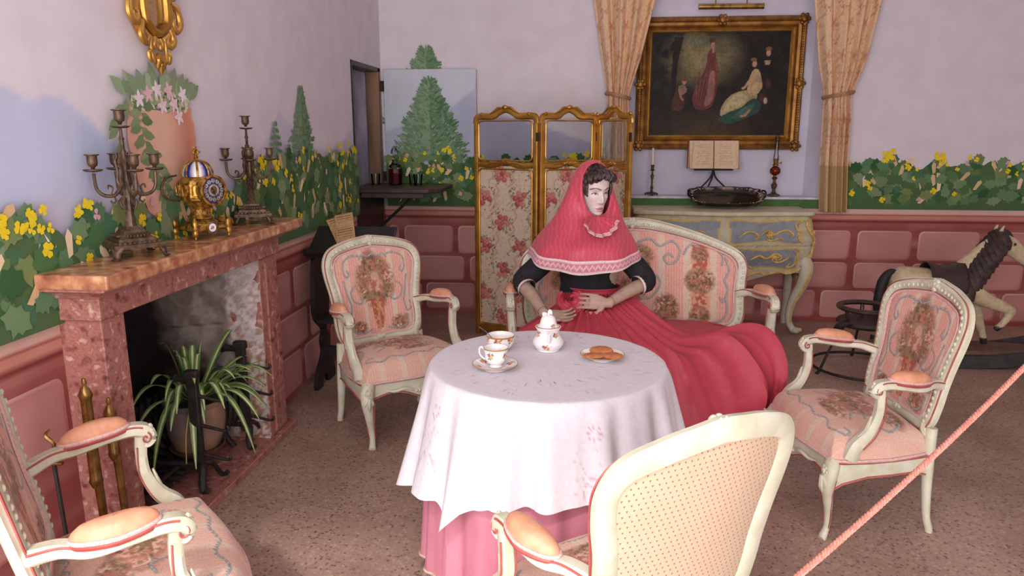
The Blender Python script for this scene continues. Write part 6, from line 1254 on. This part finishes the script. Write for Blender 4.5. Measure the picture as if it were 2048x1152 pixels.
def screen_panel(A_, B_):
    A_ = np.array(A_, float); B_ = np.array(B_, float); w = np.linalg.norm(B_ - A_) - .012; e = (B_ - A_) / np.linalg.norm(B_ - A_); n2 = np.array([e[1], -e[0]])   # towards the viewer
    m3 = lambda VF: (np.column_stack([A_[0] + e[0] * (VF[0][:, 0] + .006) + n2[0] * VF[0][:, 1], A_[1] + e[1] * (VF[0][:, 0] + .006) + n2[1] * VF[0][:, 1], VF[0][:, 2]]), VF[1])
    pn = mk('panel_frame', m3(join(b2(0, .034, -.014, .014, 0, 1.565, .006, 2), b2(w - .034, w, -.014, .014, 0, 1.565, .006, 2), b2(.03, w - .03, -.012, .012, .03, .085, .005, 2))), M['gilt'], sn)
    q = cr([(.012, 0, 1.56), (.02, 0, 1.60), (.06, 0, 1.612), (w * .3, 0, 1.612), (w * .40, 0, 1.642), (w * .5, 0, 1.658), (w * .60, 0, 1.642), (w * .7, 0, 1.612), (w - .06, 0, 1.612), (w - .02, 0, 1.60), (w - .012, 0, 1.56)], 6); mk('top_rail', m3(tube(q, (.024, .016), 8, up=(0, 1, 0))), M['gilt'], pn)
    orn = [tube(cr([(w * .5 + s * .015, .018, 1.665), (w * .5 + s * .05, .018, 1.668), (w * .5 + s * .08, .018, 1.648), (w * .5 + s * .12, .018, 1.628)], 4), [.006, .011, .009, .004], 6) for s in (-1, 1)] + [ball((w * .5, .016, 1.672), (.022, .012, .016), 8, 6)] + [ball((w * .5 + s * .19, .012, 1.625), (.014, .010, .014), 8, 6) for s in (-1, 1)]
    mk('crest_carving', m3(join(*orn)), M['gilt'], pn, kind='stuff')
    q2 = cr([(.03, 0, 1.275), (w * .3, 0, 1.272), (w * .42, 0, 1.288), (w * .5, 0, 1.30), (w * .58, 0, 1.288), (w * .7, 0, 1.272), (w - .03, 0, 1.275)], 6); mk('middle_rail', m3(tube(q2, (.022, .014), 8, up=(0, 1, 0))), M['gilt'], pn)
    orn = [ball((w * .5 + .016 * k, .014, 1.288 + .006 * (k % 2)), (.013, .009, .012), 7, 5) for k in range(-2, 3)] + [tube(cr([(w * .5 + s * .04, .014, 1.285), (w * .5 + s * .09, .014, 1.288), (w * .5 + s * .15, .014, 1.275)], 4), [.004, .008, .003], 6) for s in (-1, 1)]
    mk('rail_carving', m3(join(*orn)), M['gilt'], pn, kind='stuff')
    mk('inner_bead', m3(tube(np.array([(x, .010, z) for x, z in rrect(.042, w - .042, .095, 1.245, .03)]), .006, 6, closed=True)), M['gilt'], pn); mk('inner_bead', m3(tube(np.array([(x, .010, z) for x, z in rrect(.042, w - .042, 1.305, 1.58, .03)]), .006, 6, closed=True)), M['gilt'], pn)
    nu, nv = 100, 250; S, Z = np.meshgrid(np.linspace(.03, w - .03, nu), np.linspace(.08, 1.265, nv), indexing='ij'); P = Paint(S, Z, (222, 202, 178)); screen_paint(P, .44)
    mk('fabric', m3(grid(np.stack([S, np.zeros_like(S), Z], 2))), vmat('screen_brocade', .8, .05, 200) if 'screen_brocade' not in bpy.data.materials else bpy.data.materials['screen_brocade'], sn, col=P.c)
    mk('glass_pane', m3(b2(.03, w - .03, -.002, .002, 1.29, 1.60)), M['glasspane'], sn, smooth=False)
    for z in (1.47, .75): mk('hinge', m3(b2(w - .012, w + .012, .008, .018, z - .03, z + .03, .002)), M['iron'], pn, smooth=False)
PA, PB_, PC_, PD_ = (-.80, 5.34), (-.315, 5.12), (.085, 5.37), (.315, 5.03)
screen_panel(PA, PB_); screen_panel(PB_, PC_); screen_panel(PC_, PD_)
# ============================================================ corner: hinged counter with decanter and glasses
fl = root('counter_flap', (-1.35, 5.5, 1.06), 'dark wooden hinged shelf jutting from the corner doorway', 'shelf')
mk('board', prism([(-1.72, 5.215), (-1.12, 5.215), (-1.04, 5.29), (-1.04, 5.77), (-1.10, 5.845), (-1.72, 5.845)], 1.068, 1.10, .005), M['darkwood'], fl, smooth=False)
mk('under_rail', b2(-1.63, -1.16, 5.25, 5.28, 1.03, 1.068, .003), M['darkwood'], fl, smooth=False); mk('under_rail', b2(-1.63, -1.16, 5.78, 5.81, 1.03, 1.068, .003), M['darkwood'], fl, smooth=False)
mk('brace', tube([(-1.62, 5.27, .70), (-1.25, 5.27, 1.04)], .012, 6), M['blackwood'], fl)
dc = root('decanter', (-1.475, 5.66, 1.10), 'glass decanter of dark red liquor with faceted stopper', 'decanter'); c_ = (-1.475, 5.66, 1.101)
mk('bottle', lathe([(0, .002), (.048, .002), (.052, .008), (.058, .09), (.056, .13), (.045, .15), (.026, .162), (.022, .185), (.028, .192), (.022, .192), (.018, .185)], 8, c_), M['glassware'], dc, smooth=False)
mk('liquor', lathe([(0, .008), (.045, .008), (.052, .09), (.050, .122), (0, .122)], 8, c_), mat('red_liquor', (96, 26, 32), (82, 20, 27), rough=.15), dc, smooth=False)
mk('stopper', join(lathe([(0, .17), (.017, .18), (.016, .20), (.024, .212), (.030, .235), (.028, .262), (.016, .282), (0, .288)], 8, c_)), M['glassware'], dc, smooth=False)
for x, y, h, lb in ((-1.615, 5.60, .085, 'clear tumbler at the doorway end of the dark shelf'), (-1.335, 5.68, .08, 'clear tumbler just right of the red decanter'), (-1.28, 5.60, .085, 'clear tumbler nearest the free end of the dark shelf')):
    mk('tumbler', lathe([(0, .0), (.028, 0), (.030, .004), (.038, h), (.0365, h), (.029, .01), (0, .009)], 20, (x, y, 1.101)), M['glassware'], label=lb, cat='glass', group='tumblers on the corner shelf')
# ---- black music stand with sheet music
ms = root('music_stand', (-1.38, 4.15, 0), 'black wooden music stand with wavy sides behind the left armchair', 'music stand')
wav = cr([(-.14, 0), (-.15, .05), (-.10, .12), (-.02, .20), (-.03, .28), (.0, .34), (-.10, .42), (-.13, .50), (-.12, .62), (-.10, .74), (-.06, .80), (.10, .86), (.14, .80), (.13, .62), (.12, .50), (.10, .42), (.05, .34), (.10, .28), (.09, .20), (.13, .12), (.16, .05), (.15, 0), (.05, 0), (.02, .06), (-.04, .06), (-.06, 0)], 4, True)
for x in (-1.555, -1.135):
    V, F = prism(wav, -.012, .012); mk('side_board', (np.column_stack([x + V[:, 2], 4.12 + V[:, 0], V[:, 1]]), F), M['blackwood'], ms, smooth=False)
mk('shelf', b2(-1.545, -1.145, 4.02, 4.22, .40, .425, .003), M['blackwood'], ms, smooth=False); mk('stretcher', b2(-1.545, -1.145, 4.10, 4.13, .18, .24, .003), M['blackwood'], ms, smooth=False)
V, F = b2(-.24, .24, -.14, .14, -.011, .011, .004); mk('desk', mv((V, F), (-1.345, 4.13, .872), rx=R(30)), M['blackwood'], ms, smooth=False); V, F = b2(-.25, .25, -.012, .012, 0, .035, .003); mk('ledge', mv((V, F), (-1.345, 4.01, .81), rx=R(30)), M['blackwood'], ms, smooth=False)
for k, (ang, lb, dz_) in enumerate(((R(18), 'upper yellowed sheet of music on the black stand', .020), (R(30), 'lower yellowed sheet of music on the black stand', .006))):
    U, Vv = np.meshgrid(np.linspace(-.055, .055, 24), np.linspace(-.16, .16, 90), indexing='ij'); P = Paint(U, Vv, (206, 166, 118)); ln = (P.v / .021) % 1
    P.mask(((ln < .45) & (np.abs(P.u) < .045) & (((P.v / .0042) % 1) < .45)).astype(float), (140, 100, 66), .8); P.speck((ln < .6).astype(float), (110, 76, 50), 160, .62, 3, .8)
    G = np.stack([U, Vv, .012 * np.sin((U + .055) * 20) * .3 + .006 * np.sin(Vv * 9)], 2); V, F = grid(G); V = mv((V, F), (0, 0, 0), rz=ang)[0]; mk('sheet_music', mv((V, F), (-1.40 - .02 * k, 4.175, .915 + dz_), rx=R(30)), M['paper'], col=P.c, label=lb, cat='sheet music', group='sheets on the music stand', solid=.0012)
# ============================================================ right background: iron washstand and rocking horse
ws = root('iron_stand', (1.80, 4.70, 0), 'low black iron stand with ring feet and round wooden hoop behind the right armchair', 'stand'); wc_ = np.array([1.80, 4.70])
cir = lambda r_, z, n=40: np.array([(wc_[0] + r_ * math.cos(t), wc_[1] + r_ * math.sin(t), z) for t in np.linspace(0, 2 * math.pi, n, endpoint=False)])
mk('base_ring', tube(cir(.305, .028), .009, 6, closed=True), M['iron'], ws)
for k in range(3):
    a_ = R(200 + 120 * k); d_ = np.array([math.cos(a_), math.sin(a_)]); f3 = lambda r_, z: (wc_[0] + d_[0] * r_, wc_[1] + d_[1] * r_, z)
    mk('leg', tube(cr([f3(.33, .002), f3(.305, .03), f3(.24, .17), f3(.16, .30)], 5), [.012, .009, .008, .009], 7), M['iron'], ws)
    mk('spindle', tube([f3(.13, .335), f3(.14, .38), f3(.15, .41)], [.009, .014, .009], 8), M['darkwood'], ws)
mk('seat_disc', lathe([(0, .285), (.10, .285), (.16, .30), (.175, .318), (.165, .335), (.08, .325), (0, .32)], 32, (wc_[0], wc_[1], 0)), mat('worn_black_wood', (58, 46, 44), (40, 32, 32), rough=.45), ws)
mk('hoop', tube(cir(.158, .415), (.022, .016), 10, closed=True, up=(0, 0, 1)), M['darkwood'], ws)
mk('leather_flap', tube(cr([(wc_[0] - .13, wc_[1] - .10, .34), (wc_[0] - .19, wc_[1] - .09, .315), (wc_[0] - .21, wc_[1] - .06, .26)], 4), [(.05, .018), (.055, .02), (.03, .012)], 8), M['blackwood'], ws)
rh = root('rocking_horse', (2.45, 4.95, 0), 'cream wooden rocking horse with brown mane and saddle on dark rockers', 'rocking horse')
HY = 4.95
def cyl(pts, r): return tube(cr(pts, 7), r, 14)
hp = [cyl([(2.03, HY, .50), (2.09, HY, .525), (2.22, HY, .52), (2.36, HY, .51), (2.47, HY, .53), (2.56, HY, .53), (2.59, HY, .53)], [(.02, .02), (.10, .115), (.112, .115), (.11, .11), (.112, .125), (.085, .10), (.03, .04)]),
      cyl([(2.45, HY, .54), (2.53, HY, .63), (2.60, HY, .73), (2.66, HY, .80), (2.69, HY, .82)], [(.085, .125), (.07, .105), (.058, .08), (.05, .062), (.03, .04)]),
      cyl([(2.64, HY, .83), (2.69, HY, .815), (2.76, HY, .77), (2.84, HY, .70), (2.885, HY, .675)], [(.035, .04), (.052, .062), (.047, .055), (.034, .040), (.026, .028)]), ball((2.885, HY, .68), (.032, .028, .034), 10, 8)]
for s in (-1, 1): hp.append(tube(cr([(2.655, HY + s * .03, .86), (2.66, HY + s * .035, .90), (2.675, HY + s * .038, .925)], 4), [.014, .014, .003], 7))
ly = .065
hp += [cyl([(2.50, HY - ly, .50), (2.60, HY - ly, .44), (2.74, HY - ly, .385), (2.765, HY - ly, .36), (2.73, HY - ly, .29), (2.685, HY - ly, .24)], [.065, .05, .034, .03, .022, .02]), cyl([(2.52, HY + ly, .50), (2.60, HY + ly, .38), (2.64, HY + ly, .28), (2.68, HY + ly, .18), (2.70, HY + ly, .11)], [.062, .044, .032, .023, .022])]
for s in (-1, 1): hp.append(cyl([(2.12, HY + s * ly, .50), (2.06, HY + s * ly, .40), (2.02, HY + s * ly, .31), (2.08, HY + s * ly, .21), (2.06, HY + s * ly, .11)], [.085, .058, .035, .027, .024]))
hm_ = bpy.data.meshes.new('htmp'); VV, FF = join(*hp); hm_.from_pydata(VV.tolist(), [], FF); ho = bpy.data.objects.new('htmp', hm_); COL.objects.link(ho)
rm = ho.modifiers.new('r', 'REMESH'); rm.mode = 'VOXEL'; rm.voxel_size = .009; sm = ho.modifiers.new('s', 'SMOOTH'); sm.factor = .5; sm.iterations = 5
bpy.context.view_layer.update(); em = ho.evaluated_get(bpy.context.evaluated_depsgraph_get()).to_mesh(); V = np.empty(len(em.vertices) * 3); em.vertices.foreach_get('co', V); V = V.reshape(-1, 3); F = [tuple(p_.vertices) for p_ in em.polygons]; bpy.data.objects.remove(ho)
P = Paint(V[:, 0], V[:, 2], (212, 194, 158)); P.mask(np.clip((fbm(V[:, 0] * 14, V[:, 2] * 14 + V[:, 1] * 9, 3, 3) - .52) * 4, 0, 1), (176, 148, 108), .6)
P.mask(np.clip((V[:, 0] - 2.855) * 40, 0, 1) * (V[:, 2] < .72), (48, 40, 40)); P.ell(2.745, .80, .012, .011, (30, 24, 24)); P.mask(((V[:, 2] < .155) | ((V[:, 2] < .265) & (V[:, 0] > 2.63) & (V[:, 0] < 2.74) & (V[:, 1] < HY))).astype(float), (44, 40, 42))
mk('horse_body', (V, F), vmat('worn_horse_paint', .5, .1, 40), rh, col=P.c)
dk = mat('mane_brown', (70, 54, 48), (44, 34, 31), rough=.55, scale=30, bump=.7, bscale=60)
for k in range(11):
    t = k / 10; bx_, bz_ = 2.665 - .215 * t, .885 - .255 * t; L_ = .10 + .10 * t
    for s in (-1, 1): mk('mane_lock', tube(cr([(bx_, HY, bz_), (bx_ - .005, HY + s * .062, bz_ - L_ * .35), (bx_ + .012, HY + s * (.085 + .03 * t), bz_ - L_ * .8), (bx_ + .03, HY + s * (.082 + .03 * t), bz_ - L_ * 1.15)], 5), [(.026, .016), (.036, .024), (.034, .022), (.010, .006)], 8), dk, rh)
mk('forelock', tube(cr([(2.66, HY, .885), (2.71, HY - .012, .865), (2.745, HY - .02, .835)], 4), [.022, .020, .004], 8), dk, rh)
mk('tail', tube(cr([(2.07, HY, .595), (2.02, HY, .60), (1.98, HY, .53), (1.965, HY, .38), (1.98, HY, .22)], 6), [.014, .022, .034, .032, .008], 10), mat('tail_hair', (34, 29, 31), rough=.6, scale=80, bump=.5), rh)
sd = np.array([[(2.24 + .22 * i / 12 + .0, HY + .122 * math.sin(t) * (1 if True else 0), .515 + (.122 + .012 + .03 * abs(i / 12 - .42) ** 1.2 * 2) * math.cos(t)) for t in np.linspace(-1.75, 1.75, 25)] for i in range(13)]); sd[..., 1] = HY + (sd[..., 1] - HY) * 1.03; mk('saddle', grid(sd), mat('saddle_leather', (66, 50, 44), (48, 36, 32), rough=.45), rh, solid=.008)
mk('platform', prism(cr([(1.98, HY - .10), (2.3, HY - .13), (2.7, HY - .13), (2.95, HY - .08), (2.99, HY), (2.95, HY + .08), (2.7, HY + .13), (2.3, HY + .13), (1.98, HY + .10), (1.95, HY)], 4, True), .085, .112, .005), mat('horse_board', (112, 84, 66), (84, 62, 50), rough=.6, scale=8), rh, smooth=False)
for s in (-1, 1):
    xs_ = np.linspace(2.0, 3.14, 25); zc_ = .012 + .10 * ((xs_ - 2.46) / .68) ** 2; O_ = [(x, z) for x, z in zip(xs_, zc_ - .012)] + [(x, z) for x, z in zip(xs_[::-1], (zc_ + .072)[::-1])]; V, F = prism(O_, -.016, .016, .003); mk('rocker', (np.column_stack([V[:, 0], HY + s * .15 + V[:, 2], V[:, 1]]), F), mat('rocker_paint', (62, 66, 62), (44, 48, 46), rough=.6) if s < 0 else bpy.data.materials['rocker_paint'], rh, smooth=False)
for x in (2.15, 2.75): mk('cross_bar', b2(x - .03, x + .03, HY - .16, HY + .16, .062, .086, .003), M['darkwood'], rh, smooth=False)
# ============================================================ rope barrier across the foreground
ra, rb_ = np.array([.20, 1.30, .50]), np.array([1.75, 1.82, 1.42])
rp0 = np.array([.426, 1.3, .672]); rp1 = np.array([1.068, 1.8, .944]); dv = (rp1 - rp0); t_ = np.linspace(-.9, 1.6, 420); base_ = rp0 + dv * t_[:, None] + np.array([0, 0, 1]) * (.05 * (t_ - .5) ** 2 - .0125)[:, None]
rpe = root('barrier_rope', tuple(base_[0]), 'twisted pink rope barrier crossing the lower right corner', 'rope'); e1 = nrm(np.cross(dv, (0, 0, 1))); e2 = nrm(np.cross(e1, dv)); rm_ = mat('pink_rope', (226, 158, 138), (206, 130, 112), rough=.75, scale=120, bump=.4)
for k in range(3): ph_ = t_ * 190 + k * 2.094; mk('strand', tube(base_ + e1 * (.0036 * np.cos(ph_))[:, None] + e2 * (.0036 * np.sin(ph_))[:, None], .0038, 6), rm_, rpe)
